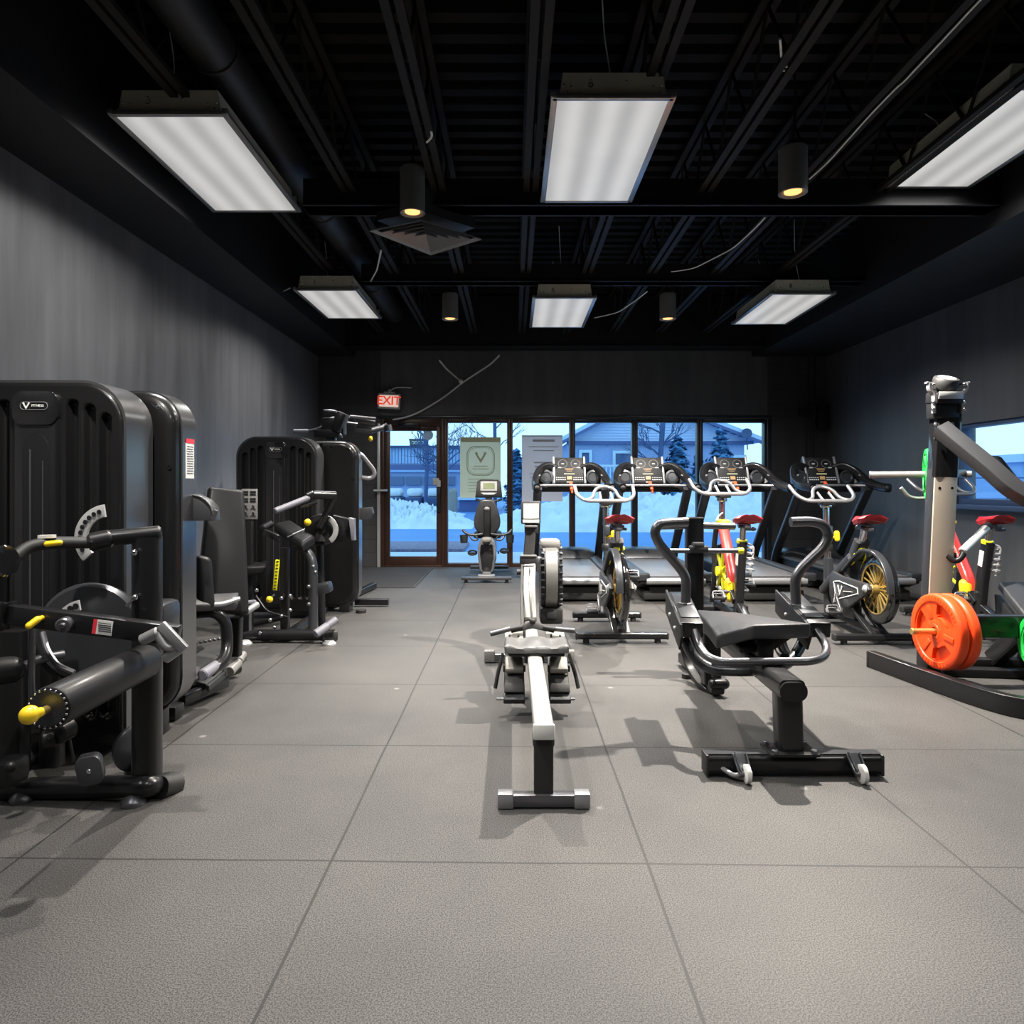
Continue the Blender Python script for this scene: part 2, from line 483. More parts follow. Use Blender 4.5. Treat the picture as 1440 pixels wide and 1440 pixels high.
def paper(name, col):
    """thin poster sheet: lit from the room, with daylight glowing through it"""
    m = bpy.data.materials.new(name); m.use_nodes = True; nt = m.node_tree; n = nt.nodes; l = nt.links
    n.remove(n['Principled BSDF'])
    d = n.new('ShaderNodeBsdfDiffuse'); d.inputs[0].default_value = (*col, 1)
    t = n.new('ShaderNodeBsdfTranslucent')
    tc = n.new('ShaderNodeTexCoord'); nz = n.new('ShaderNodeTexNoise'); nz.inputs['Scale'].default_value = 4
    l.new(tc.outputs['Object'], nz.inputs['Vector'])
    cr = n.new('ShaderNodeMix'); cr.data_type = 'RGBA'
    cr.inputs[6].default_value = (*[c*.9 for c in col], 1); cr.inputs[7].default_value = (*col, 1)
    l.new(nz.outputs['Fac'], cr.inputs[0]); l.new(cr.outputs[2], t.inputs[0])
    mx = n.new('ShaderNodeMixShader'); mx.inputs[0].default_value = .55
    l.new(d.outputs[0], mx.inputs[1]); l.new(t.outputs[0], mx.inputs[2])
    l.new(mx.outputs[0], n['Material Output'].inputs[0]); MATS[name] = m
paper('paper_cream', (.98, .94, .76)); paper('paper_grey', (.95, .86, .82)); paper('paper_ink', (.68, .64, .48)); paper('paper_ink_grey', (.60, .55, .55))
paper('paper_blue', (.6, .62, .62))

def diffuser():
    """prismatic lens: bright where the tubes run behind it"""
    m = mat('lens', (.75, .75, .74), .35)
    nt = m.node_tree; n = nt.nodes; l = nt.links; b = n['Principled BSDF']
    tc = n.new('ShaderNodeTexCoord'); sp = n.new('ShaderNodeSeparateXYZ'); l.new(tc.outputs['Object'], sp.inputs[0])
    w = n.new('ShaderNodeMath'); w.operation = 'COSINE'
    k = n.new('ShaderNodeMath'); k.operation = 'MULTIPLY'; k.inputs[1].default_value = 2*PI/.19
    l.new(sp.outputs['X'], k.inputs[0]); l.new(k.outputs[0], w.inputs[0])
    nz = n.new('ShaderNodeTexNoise'); nz.inputs['Scale'].default_value = 3; l.new(tc.outputs['Object'], nz.inputs['Vector'])
    a = n.new('ShaderNodeMath'); a.operation = 'ADD'; l.new(w.outputs[0], a.inputs[0]); l.new(nz.outputs['Fac'], a.inputs[1])
    mr = n.new('ShaderNodeMapRange'); mr.inputs[1].default_value = -.6; mr.inputs[2].default_value = 1.7
    mr.inputs[3].default_value = .40; mr.inputs[4].default_value = .60
    l.new(a.outputs[0], mr.inputs[0]); l.new(mr.outputs[0], b.inputs['Emission Strength'])
    b.inputs['Emission Color'].default_value = (1, .985, .96, 1)
    b.inputs['Base Color'].default_value = (.1, .1, .1, 1)
diffuser()
# ------------------------------------------------------------------ the room
XL, XR, YB, YF, ZC = -2.84, 4.61, 10.0, -3.2, 3.85
fl = MB(); fl.box(((XL+XR)/2, (YB+YF)/2, -.05), (XR-XL+.4, YB-YF+.4, .1)); struct(fl.build('floor', 'rubber_floor'))
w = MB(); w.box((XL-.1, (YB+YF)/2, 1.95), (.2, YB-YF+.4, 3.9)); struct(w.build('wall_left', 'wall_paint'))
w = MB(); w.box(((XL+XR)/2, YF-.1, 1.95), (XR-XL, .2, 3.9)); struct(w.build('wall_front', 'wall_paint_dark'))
WY0, WY1, WZ0, WZ1 = 2.6, 7.08, 1.0, 1.82
w = MB()
w.box((XR+.1, (YB+.2+YF-.2)/2, WZ0/2), (.2, YB-YF+.4, WZ0))
w.box((XR+.1, (YB+.2+YF-.2)/2, (WZ1+3.9)/2), (.2, YB-YF+.4, 3.9-WZ1))
w.box((XR+.1, (WY0+YF-.2)/2, (WZ0+WZ1)/2), (.2, WY0-YF+.2, WZ1-WZ0))
w.box((XR+.1, (WY1+YB+.2)/2, (WZ0+WZ1)/2), (.2, YB+.2-WY1, WZ1-WZ0))
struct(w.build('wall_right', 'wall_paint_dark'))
OX0, OX1, OZ = -1.92, 3.74, 2.165
w = MB()
w.box(((XL+OX0)/2, YB+.1, 1.95), (OX0-XL, .2, 3.9))
w.box(((OX1+XR)/2, YB+.1, 1.95), (XR-OX1, .2, 3.9))
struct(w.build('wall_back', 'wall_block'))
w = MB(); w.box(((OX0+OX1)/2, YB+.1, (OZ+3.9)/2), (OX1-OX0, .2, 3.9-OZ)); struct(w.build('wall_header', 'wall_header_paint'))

# corrugated roof deck
me = MB(); y = YF; prof = []
while y < YB:
    prof += [(y, ZC), (y+.085, ZC), (y+.105, ZC+.06), (y+.165, ZC+.06)]; y += .185
rows = [[me.bm.verts.new((x, yy, zz)) for yy, zz in prof] for x in (XL-.1, XR+.1)]
for k in range(len(prof)-1): me.bm.faces.new((rows[0][k], rows[1][k], rows[1][k+1], rows[0][k+1]))
me.box(((XL+XR)/2, (YB+YF)/2, ZC+.16), (XR-XL+.4, YB-YF+.4, .1))
struct(me.build('ceiling', 'ceil_black', smooth=False))
# open web joists
tn = 1
for x in (-1.80, -1.17, -.525, .135, .745, 1.385, 2.02, 2.66):
    j = MB()
    for dx in (-.032, .032):
        j.box((x+dx, (YF+YB)/2, 3.315), (.042, YB-YF, .03)); j.box((x+dx, (YF+YB)/2, 3.80), (.042, YB-YF, .03))
    y = YF; k = 0
    while y < YB-.3:
        j.cyl((x, y, 3.32 if k % 2 == 0 else 3.80), (x, y+.30, 3.80 if k % 2 == 0 else 3.32), .011, 6, 0); y += .30; k += 1
    struct(j.build('trim_%d' % tn, 'joist_black')); tn += 1
for (y, z0, h, d, x0, x1) in ((4.98, 3.20, .20, .16, -1.5, XR), (6.85, 3.22, .18, .12, -1.5, XR), (9.6, 3.12, .7, .3, XL, XR)):
    j = MB(); j.box(((x0+x1)/2, y, z0+h/2), (x1-x0, d, h)); j.box(((x0+x1)/2, y-.0, z0+.006), (x1-x0, d+.05, .012))
    struct(j.build('trim_%d' % tn, 'beam_black')); tn += 1
s = MB(); s.box((XL+.27, (YB+YF)/2, 3.47), (.54, YB-YF, .78)); struct(s.build('trim_%d' % tn, 'soffit_black')); tn += 1
s = MB(); s.box((XR-.55, (YB+YF)/2, 3.47), (1.10, YB-YF, .78)); struct(s.build('trim_%d' % tn, 'soffit_black')); tn += 1

d = thing('air_duct', 'long round black air duct running along the ceiling above the left lights', 'duct', (-1.75, 3.0, 3.52))
m_ = MB(); m_.cyl((-1.62, YF, 3.56), (-1.62, 9.4, 3.56), .13, 28); m_.build('duct_pipe', 'duct_black', d)
for yy in (-.5, 1.6, 3.7, 5.8, 7.9):
    m_ = MB(); m_.torus((-1.62, yy, 3.56), (0, 1, 0), .131, .012); m_.build('duct_collar', 'duct_black', d)

# ---- ceiling light fixtures
NLIGHT = []
def fixture(x0, x1, yn, yf, zn, zf, label, power):
    """2 x 4 ft lensed troffer hung on wires; the near and far end may hang at different heights"""
    cx, cy, cz = (x0+x1)/2, (yn+yf)/2, (zn+zf)/2
    L = math.hypot(yf-yn, zf-zn); Wd = x1-x0; tilt = math.atan2(zf-zn, yf-yn)
    r = thing('ceiling_light', label, 'ceiling light', (cx, cy, cz), 'hanging fluorescent ceiling lights')
    O = V((cx, cy, cz))
    q = lambda x, y, z: O + V((x, y, z))
    b = MB(); b.box(q(0, 0, .0), (Wd, L, .006)); b.build('lens', 'lens', r)
    e = MB()
    for sx in (-1, 1): e.box(q(sx*(Wd/2+.016), 0, .004), (.034, L+.05, .022), bev=.003)
    for sy in (-1, 1): e.box(q(0, sy*(L/2+.014), .004), (Wd+.05, .028, .022), bev=.003)
    for sx in (-1, 1):
        for sy in (-1, 1): e.box(q(sx*(Wd/2+.02), sy*(L/2+.016), .012), (.03, .03, .03), bev=.004)
    e.build('lens_frame', 'fixture_edge', r)
    h = MB()
    zt = .140; w2 = Wd/2-.03
    h.prism([q(-w2-.02, -L/2, .014), q(w2+.02, -L/2, .014), q(w2, -L/2, zt), q(-w2, -L/2, zt)], (0, L, 0))
    for sx in (-1, 1): h.box(q(sx*(w2+.01), -L/2-.004, .02), (.02, .02, .02))
    h.build('housing', 'fixture_metal', r)
    sc = MB()
    for u, v in ((-.44, .055), (-.37, .05), (-.42, .03), (-.2, .075), (.12, .07), (.36, .05), (.44, .055), (.42, .03)):
        sc.sph(q(u*Wd, -L/2-.003, v*1.3), .0065, n=8)
    for sy in (-1, 1): sc.torus(q(-.2*Wd, sy*(L/2+.004), .075), (0, 1, 0), .011, .003, 12, 6)
    sc.build('screw_set', 'chrome', r)
    lt = MB(); lt.box(q(w2+.035, L/2-.03, .05), (.03, .012, .07)); lt.box(q(w2+.03, L*.05, .03), (.02, .02, .03)); lt.build('latch', 'chrome', r)
    for sy in (-1, 1):
        wv = MB(); wv.tube([q(0, sy*(L/2-.06), zt), q(.03*sy, sy*(L/2-.1), zt+.25), q(-.05, sy*(L/2-.06), 3.80-cz)], .0035, 6, .05); wv.build('hanger_wire', 'cable_white', r)
    r.rotation_euler = (tilt, 0, 0)
    ld = bpy.data.lights.new('tube_lamp', 'AREA'); ld.shape = 'RECTANGLE'; ld.size = Wd*.92; ld.size_y = L*.95; ld.energy = power
    ld.color = (1, .985, .965); ld.spread = math.radians(150)
    lo = bpy.data.objects.new('tube_lamp', ld); C.objects.link(lo); lo.location = (cx, cy, cz-.012); lo.rotation_euler = (tilt, 0, 0)
LP = 37
fixture(-2.145, -1.565, 3.70, 4.94, 3.20, 3.19, 'hanging light with bent wire above the fluted weight stack, front row beside left wall', LP*1.0)
fixture(.232, .805, 3.51, 4.75, 3.18, 3.18, 'hanging light in front row middle, above the rowing machine', LP)
fixture(2.65, 3.23, 3.66, 4.84, 3.32, 3.32, 'hanging light in front row cut off by the photo edge, above the plate machine', LP)
fixture(-2.095, -1.525, 6.66, 7.80, 3.10, 3.11, 'hanging light in back row nearest the exit sign', LP)
fixture(.235, .81, 6.80, 7.98, 3.06, 3.05, 'hanging light in back row middle between two small spotlights', LP)
fixture(2.53, 3.10, 6.62, 7.76, 3.05, 3.035, 'hanging light in back row nearest the right wall', LP)

# ---- black can pendants with warm bulbs
def can(px, pyb, Y, ht, label, kw=1.0):
    b = P(px, pyb, Y)
    r = thing('spotlight', label, 'spotlight', b, 'black cylinder spotlights')
    m_ = MB(); R = .085
    m_.lathe(b, (0, 0, 1), [(.03, .055), (.0, R-.012), (-.002, R-.004), (0, R), (ht-.01, R), (ht, R-.01)], 32)
    m_.build('can', 'can_grey', r)
    q = MB(); q.cyl(b+V((0, 0, .006)), b+V((0, 0, .02)), .052, 24); q.build('bulb', 'bulb', r)
    s = MB(); s.cyl(b+V((0, 0, ht)), b+V((0, 0, ht+.05)), .02, 12); s.tube([b+V((0, 0, ht+.04)), b+V((.02, 0, ht+.3)), V((b.x, b.y, 3.83))], .008, 8, .05); s.build('stem', 'joist_black', r)
    ld = bpy.data.lights.new('spot_lamp', 'SPOT'); ld.energy = 560*kw; ld.spot_size = math.radians(118); ld.spot_blend = .5
    ld.shadow_soft_size = .03; ld.color = (1, .92, .82)
    lo = bpy.data.objects.new('spot_lamp', ld); C.objects.link(lo); lo.location = b - V((0, 0, .02))
can(580, 300, 4.66, .31, 'spotlight in front of the square ceiling vent')
can(1115, 272, 4.2, .28, 'spotlight with a white cable, beside the front row light cut off by the photo edge', 2.7)
can(633, 449, 7.2, .27, 'spotlight between the back row light near the exit sign and the back row middle light')
can(939, 449, 7.2, .27, 'spotlight between the back row middle light and the back row light nearest the right wall')
# the room goes on behind the camera: one more row of the same lamps
for x in (-1.855, .52, 2.9):
    ld = bpy.data.lights.new('tube_lamp', 'AREA'); ld.shape = 'RECTANGLE'; ld.size = .53; ld.size_y = 1.15; ld.energy = LP*.85
    ld.color = (1, .985, .96); ld.spread = math.radians(150)
    lo = bpy.data.objects.new('tube_lamp', ld); C.objects.link(lo); lo.location = (x, .55, 3.15)
ld = bpy.data.lights.new('spot_lamp', 'SPOT'); ld.energy = 420; ld.spot_size = math.radians(110); ld.spot_blend = .6; ld.shadow_soft_size = .03; ld.color = (1, .94, .86)
lo = bpy.data.objects.new('spot_lamp', ld); C.objects.link(lo); lo.location = (-1.3, 2.15, 2.98)

# ---- square air vent
vc = V((-.645, 5.1, 3.05))
r = thing('air_vent', 'square black louvred ceiling vent turned cornerwise below a spotlight', 'air vent', vc)
ax = [P(520, 348, 4.98), P(592, 310, 4.78), P(677, 331, 5.15), P(606, 363, 5.5)]
for a in ax: a.z = vc.z
cen = sum(ax, V((0, 0, 0))) / 4
for k in range(5):
    s0, s1 = 1 - k*.20, 1 - k*.20 - .11
    m_ = MB(); z0 = (.0 if k else 0)
    for i in range(4):
        a, b = ax[i], ax[(i+1) % 4]
        o0, o1 = cen + (a-cen)*s0, cen + (b-cen)*s0
        i0, i1 = cen + (a-cen)*s1, cen + (b-cen)*s1
        up = V((0, 0, .034 if k else .012))
        m_.prism([o0, o1, i1 + up, i0 + up], (0, 0, .008))
    m_.build('louvre_ring' if k else 'rim', 'louvre', r)
m_ = MB(); m_.prism([cen + (a-cen)*.88 + V((0, 0, .085)) for a in ax], (0, 0, .2)); m_.build('vent_box', 'duct_black', r)
m_ = MB(); m_.tube([cen+V((0, 0, .26)), cen+V((-.1, .1, .4)), V((cen.x-.6, cen.y+.15, 3.5)), V((-1.36, cen.y+.2, 3.56))], .11, 16, .2); m_.build('flexible_hose', 'duct_black', r)

# ---- cables
def at_h(px, py, h): return P(px, py, h*F/(CY-py))
def cable(name, pts, rad, label, m='cable_white', cat='cable', h=2.0, group=None):
    c = MB(); q = [at_h(a, b, h) if len(p) == 2 else P(*p) for p in pts for a, b in [p[:2]]]
    c.tube(q, rad, 6, .12); return tag(c.build(name, m), label, cat, group)
cable('power_cable', [(1440, -60), (1378, 0), (1345, 36), (1272, 114), (1262, 122), (1225, 160), (1163, 230), (1138, 252)], .0045, 'white cable running diagonally from the ceiling down to the spotlight over the plate machine')
cable('power_cable', [(1076, 306), (1058, 325), (1030, 350), (975, 378), (944, 382)], .005, 'white cable sagging below the beam near the right back row light')
cable('power_cable', [(910, 410), (895, 422), (868, 440), (836, 447)], .006, 'pale cable curving into the back row middle light', h=1.93)
cable('power_cable', [(238, 122, 3.8), (226, 100, 3.85), (196, 60, 3.9), (170, 20, 3.9)], .004, 'thin pale cable leading up from the front light beside the left wall', m='cable_white')
cable('power_cable', [(408, 405), (395, 411), (380, 421)], .006, 'short pale cable end beside the back row light near the exit sign', h=1.95)
cable('power_cable', [(536, 352, 5.3), (530, 380, 6.2), (520, 398, 6.9)], .007, 'pale slanting cable behind the square vent')
cable('power_cable', [(600, 200), (608, 192), (606, 184)], .007, 'little loop of cable tied to a joist above the vent spotlight', h=2.1)
cable('power_cable', [(1100, 98), (1112, 102), (1112, 95), (1100, 92), (1097, 55)], .006, 'cable knotted round a joist above the spotlight that has the white cable', m='cable_white', h=2.12)
r = cable('wall_cable', [(702, 500, 9.45), (690, 512, 9.8), (650, 538, 9.94), (628, 556, 9.94), (603, 572, 9.94), (585, 582, 9.94), (566, 588, 9.94), (552, 590, 9.9)], .012, 'white cable clipped across the wall above the door')
k = MB(); k.tube([P(618, 507, 9.45), P(628, 519, 9.9), P(648, 536, 9.94)], .012, 6, .05); k.build('branch', 'cable_white', r)
k = MB(); k.sph(P(648, 536, 9.93), .035, n=10); k.build('clip', 'cable_white', r)
for i, (x, w_) in enumerate(((1137, .012), (1146, .012))):
    k = MB(); k.tube([P(x, 495, 9.95), P(x, 585, 9.95), P(x-3, 600, 9.95), P(x-3, 645, 9.95)], w_, 8, .05)
    tag(k.build('conduit', 'dark_frame'), ['black conduit running down the block wall, farther from the junction box', 'black conduit running down the block wall, next to the junction box'][i], 'conduit', 'conduits on the block wall')
k = MB(); k.box(P(1157, 586, 9.92), (.15, .12, .36), bev=.01)
tag(k.build('junction_box', 'dark_frame'), 'black junction box on block wall beside two conduits', 'electrical box')
k = MB(); k.box(P(1131, 580, 9.94), (.14, .08, .1), bev=.01)
tag(k.build('wall_socket', 'dark_frame'), 'small black box on the conduits of the block wall', 'electrical box')

# ---- exit sign
c0 = P(547, 564, 9.86)
r = thing('exit_sign', 'lit red EXIT sign in cream frame hanging slightly crooked above the door', 'exit sign', c0)
R = Euler((0, math.radians(2.5), 0)).to_matrix().to_4x4(); T = lambda x, y, z: c0 + R @ V((x, y, z))
m_ = MB(); m_.box(c0+V((0, .02, 0)), (.32, .05, .225), R, .01); m_.build('housing', 'white_plastic', r)
m_ = MB(); m_.box(c0+V((0, -.008, 0)), (.275, .01, .165), R); m_.build('face', 'exit_face', r)
text_mesh('EXIT', .175, 'lettering', 'exit_red', r, T(0, -.016, 0), R @ Euler((PI/2, 0, 0)).to_matrix().to_4x4(), .002, .95, bold=.003)
m_ = MB(); m_.box(T(-.0, .02, .125), (.16, .05, .02), R); m_.cyl(T(0, .02, .13), T(0, .02, .17), .025, 12); m_.tube([T(.02, .02, .16), T(.06, .04, .2), T(.17, .08, .22), T(.3, .1, .22)], .012, 8, .05); m_.build('canopy', 'silver_plate', r)

# ---- storefront door and windows
def rect_frame(mb, x0, x1, z0, z1, y, t, d, tb=None, tt=None):
    tb = tb or t; tt = tt or t
    mb.box(((x0+t/2), y, (z0+z1)/2), (t, d, z1-z0), bev=.004); mb.box((x1-t/2, y, (z0+z1)/2), (t, d, z1-z0), bev=.004)
    mb.box(((x0+x1)/2, y, z0+tb/2), (x1-x0-2*t, d*.98, tb), bev=.004); mb.box(((x0+x1)/2, y, z1-tt/2), (x1-x0-2*t, d*.98, tt), bev=.004)
ms = [-.985, -.031, .885, 1.802, 2.755, OX1]
YG = YB+.06
m_ = MB(); rect_frame(m_, OX0, ms[0], .0, OZ, YG, .05, .12, .02, .10); fr = struct(m_.build('door_1', 'bronze_frame'))
lx0, lx1 = OX0+.05, ms[0]-.05
m_ = MB(); rect_frame(m_, lx0, lx1, .02, OZ-.10, YG-.01, .075, .05, .13, .07); m_.build('door_leaf', 'bronze_frame', fr)
m_ = MB(); m_.box(((lx0+lx1)/2, YG, 1.06), (lx1-lx0-.14, .008, 1.9)); m_.build('pane', 'window_glass', fr)
m_ = MB(); m_.tube([V((lx0+.03, YG-.05, 1.12)), V((lx0+.03, YG-.11, 1.12)), V((lx0-.14, YG-.16, 1.12))], .018, 10, .03); m_.build('door_handle', 'silver_plate', fr, 'pale bar handle')
m_ = MB(); m_.box((lx1-.04, YG-.05, 1.22), (.06, .03, .1), bev=.01); m_.box((lx1-.08, YG-.045, 1.25), (.09, .012, .1), bev=.005); m_.build('door_lock', 'white_plastic', fr, 'white lock plate')
m_ = MB(); m_.box((lx1-.035, YG-.05, .98), (.04, .03, .36), bev=.006); m_.build('push_plate', 'dark_frame', fr)
m_ = MB(); m_.box((lx0+.36, YG-.06, 2.075), (.32, .06, .07), bev=.008); m_.beam([V((lx0+.3, YG-.09, 2.10)), V((lx0+.1, YG-.25, 2.11)), V((lx0+.0, YG-.08, 2.13))], .03, .012, .003); m_.build('door_closer', 'dark_frame', fr)
m_ = MB(); m_.box((OX0-.03, YB-.012, 1.05), (.045, .03, 2.1), bev=.004); m_.build('jamb_strip', 'silver_plate', fr, 'pale strip beside the door')
m_ = MB(); m_.lathe((lx1-.20, YG-.012, 1.935), (0, 1, 0), [(0, .0), (0, .075), (.003, .075), (.003, 0)], 24); tag(m_.build('round_sticker', 'paper_blue'), 'round grey sticker in upper corner of the glass door', 'sticker')
for i in range(5):
    x0, x1 = ms[i], ms[i+1]
    m_ = MB(); rect_frame(m_, x0, x1, 0.0, OZ, YG, .042, .12, .05, .05)
    wn = struct(m_.build('window_%d' % (i+1), 'bronze_frame' if i < 2 else 'dark_frame'))
    m_ = MB(); m_.box(((x0+x1)/2, YG+.02, OZ/2), (x1-x0-.07, .008, OZ-.08)); m_.build('pane', 'window_glass', wn)
m_ = MB(); m_.box(((OX0+OX1)/2, YB-.012, OZ+.03), (OX1-OX0+.1, .05, .035), bev=.005); struct(m_.build('trim_%d' % tn, 'gunmetal')); tn += 1
m_ = MB(); m_.box((OX1+.02, YB-.005, OZ/2), (.06, .05, OZ), bev=.005); struct(m_.build('trim_%d' % tn, 'gunmetal')); tn += 1
# right hand window band
for i, (a, b) in enumerate(((5.93, WY1), (4.3, 5.93), (WY0, 4.3))):
    m_ = MB(); t = .045
    xg = XR+.08
    m_.box((xg, a+t/2, (WZ0+WZ1)/2), (.12, t, WZ1-WZ0), bev=.004); m_.box((xg, b-t/2, (WZ0+WZ1)/2), (.12, t, WZ1-WZ0), bev=.004)
    m_.box((xg, (a+b)/2, WZ0+.03), (.118, b-a, .06), bev=.004); m_.box((xg, (a+b)/2, WZ1-.02), (.118, b-a, .04), bev=.004)
    wn = struct(m_.build('window_%d' % (6+i), 'navy'))
    m_ = MB(); m_.box((xg+.01, (a+b)/2, (WZ0+WZ1)/2), (.008, b-a-.08, WZ1-WZ0-.08)); m_.build('pane', 'window_glass', wn)
m_ = MB(); m_.box((XR-.02, (WY0+WY1)/2, WZ0-.02), (.16, WY1-WY0+.1, .045), bev=.006); struct(m_.build('trim_%d' % tn, 'navy')); tn += 1

# ---- posters in the windows
def poster(x0, x1, z0, z1, y, name, label, m):
    r = thing(name, label, 'poster', ((x0+x1)/2, y, z0))
    b = MB(); b.box(((x0+x1)/2, y, (z0+z1)/2), (x1-x0, .002, z1-z0)); b.build('sheet', m, r)
    return r
YP = YB-.01
pa, pb = P(647, 615, YP), P(704, 700, YP)
r = poster(pa.x, pb.x, pb.z, pa.z, YP, 'poster', 'cream poster with a faint rounded-square emblem hanging in the window', 'paper_cream')
cx, cz = P(676, 648, YP).x, P(676, 648, YP).z
m_ = MB(); q = [V((cx+a, YP-.003, cz+b)) for a, b in rrect(.40, .42, .12, 6)]
m_.sweep(q, circ(.006, 6), closed=True)
q = [V((cx+a, YP-.003, cz+b)) for a, b in rrect(.36, .38, .11, 6)]; m_.sweep(q, circ(.003, 6), closed=True)
m_.build('emblem_border', 'paper_ink', r)
def horns(mb, c, ux, uz, s, ext):
    """the two-horned V mark"""
    c, ux, uz = V(c), V(ux), V(uz)
    pt = lambda a, b: c + ux*a*s + uz*b*s
    for k in (-1, 1):
        mb.prism([pt(0, -.5), pt(0, -.16), pt(k*.22, .18), pt(k*.30, .46), pt(k*.52, .40), pt(k*.36, .10)][::k], ext)
m_ = MB(); horns(m_, (cx, YP-.002, cz+.05), (1, 0, 0), (0, 0, 1), .17, (0, -.002, 0)); m_.build('emblem', 'paper_ink', r)
m_ = MB()
for k, wd in enumerate((.2, .24)): m_.box((cx, YP-.002, cz-.08-.04*k), (wd, .002, .012))
for k in range(5): m_.box((cx, YP-.002, cz-.27-.045*k), (.36, .002, .008))
m_.box((cx, YP-.002, pa.z-.035), (pb.x-pa.x-.01, .002, .07)); m_.build('print', 'paper_ink', r)
pa, pb = P(734, 612, YP), P(791, 705, YP)
r = poster(pa.x, pb.x, pb.z, pa.z, YP, 'poster', 'pale grey text poster hanging in the window behind the rowing machine', 'paper_grey')
cx = (pa.x+pb.x)/2
m_ = MB()
m_.box((cx, YP-.002, pa.z-.012), (pb.x-pa.x, .002, .012))
for k, (wd, t, dz) in enumerate(((.32, .035, .08), (.44, .012, .17), (.30, .014, .225), (.28, .02, .40), (.26, .02, .46), (.4, .008, .56), (.4, .008, .62), (.3, .008, .68))):
    m_.box((cx+.02, YP-.002, pa.z-dz), (wd, .002, t))
m_.build('print', 'paper_ink_grey', r)

# ---- entrance mat
m_ = MB(); m_.box((-1.62, 8.9, .006), (.97, 1.9, .012), bev=.003)
for k in range(36): m_.box((-1.62, 7.99+k*.052, .013), (.93, .022, .006))
tag(m_.build('entrance_mat', 'mat_rib'), 'dark ribbed entrance mat lying on the floor at the glass door', 'door mat')
# ------------------------------------------------------------------ outside, winter dusk
GZ = -.06
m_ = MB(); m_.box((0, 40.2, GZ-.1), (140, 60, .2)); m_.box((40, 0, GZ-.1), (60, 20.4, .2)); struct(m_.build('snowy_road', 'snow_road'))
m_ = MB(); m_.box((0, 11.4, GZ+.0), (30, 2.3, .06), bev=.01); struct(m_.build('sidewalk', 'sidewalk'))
m_ = MB(); m_.box((-8.5, 13.6, GZ+.02), (15.2, 1.7, .1), bev=.03); struct(m_.build('gravel_strip', 'gravel'))
def snow_bank(x0, x1, y0, y1, h, seed, label, z0=GZ, group=None):
    m_ = MB(); rnd = random.Random(seed); ph = [(rnd.uniform(.4, 2.6) if q < 6 else rnd.uniform(3.5, 7), rnd.uniform(0, 6), rnd.uniform(.4, 1.1)) for q in range(11)]
    nx, ny = 90, 34; g = []
    for i in range(nx+1):
        row = []
        for j in range(ny+1):
            u, v = i/nx, j/ny; x = x0+(x1-x0)*u; y = y0+(y1-y0)*v
            e = min(1, 4*u, 4*(1-u)) ** .7 * (math.sin(PI*v) ** .8)
            n = sum(a*math.sin(f*x*1.3+p)*math.cos(f*y*1.1+p*2) for f, p, a in ph)/8
            z = z0 + e*h*(.80+.75*n) + e*.17*rnd.uniform(-1, 1)
            row.append(m_.bm.verts.new((x, y, z)))
        g.append(row)
    for i in range(nx):
        for j in range(ny): m_.bm.faces.new((g[i][j], g[i+1][j], g[i+1][j+1], g[i][j+1]))
    return tag(m_.build('snow_bank', 'snow', ang=60), label, 'snow bank', group)
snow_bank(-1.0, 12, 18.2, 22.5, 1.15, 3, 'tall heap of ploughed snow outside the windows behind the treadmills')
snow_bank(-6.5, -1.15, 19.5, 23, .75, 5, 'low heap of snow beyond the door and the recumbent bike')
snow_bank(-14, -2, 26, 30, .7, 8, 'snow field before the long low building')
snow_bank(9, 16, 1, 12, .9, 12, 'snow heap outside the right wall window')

# long low building across the road (seen through the door)
r = thing('long_building', 'long low building with ribbed pale siding seen through the glass door', 'building', (-6, 36, GZ))
Yb = 36.0
def bx(px0, px1, py0, py1, Y, d, name, m, par, dy=0):
    a, b = P(px0, py1, Y), P(px1, py0, Y); k = MB(); k.box(((a.x+b.x)/2, Y+d/2-dy, (a.z+b.z)/2), (b.x-a.x, d, b.z-a.z)); return k.build(name, m, par)
a = P(500, 745, Yb); b = P(668, 630, Yb)
bx(480, 668, 628, 716, Yb, 5, 'wall', 'brick_blue', r)
k = MB()
a, b = P(480, 652, Yb), P(668, 630, Yb)
n = 42
for i in range(n): k.box((a.x+(b.x-a.x)*(i+.5)/n, Yb-.05, (a.z+b.z)/2), ((b.x-a.x)/n*.8, .12, b.z-a.z))
k.build('ribbed_siding', 'siding_pale', r)
bx(478, 670, 627, 630, Yb, .4, 'roof_edge', 'navy', r, .3)
bx(480, 668, 654, 661, Yb, .2, 'fascia', 'fascia', r, .12)
bx(480, 668, 661, 664, Yb, .3, 'gutter', 'siding_pale', r, .2)
for i in range(4): bx(548+i*24, 568+i*24, 670, 682, Yb, .2, 'window', 'house_glass', r, .15)
bx(480, 668, 697, 700, Yb, .2, 'base_rail', 'siding_pale', r, .2)
c0 = P(587, 622, Yb-.3)
r = thing('roof_sign', 'small dark sign standing on roof edge of the long low building', 'sign', c0)
k = MB(); k.prism([P(575, 617, Yb-.3), P(597, 617, Yb-.3), P(598, 627, Yb-.3), P(577, 627, Yb-.3)], (0, .2, 0)); k.build('board', 'sign_dark', r)
k = MB()
for i in range(4): k.torus(P(580.5+i*4.4, 622.5, Yb-.36), (0, 1, 0), .07, .022, 12, 6)
k.build('lettering', 'sign_pale', r)
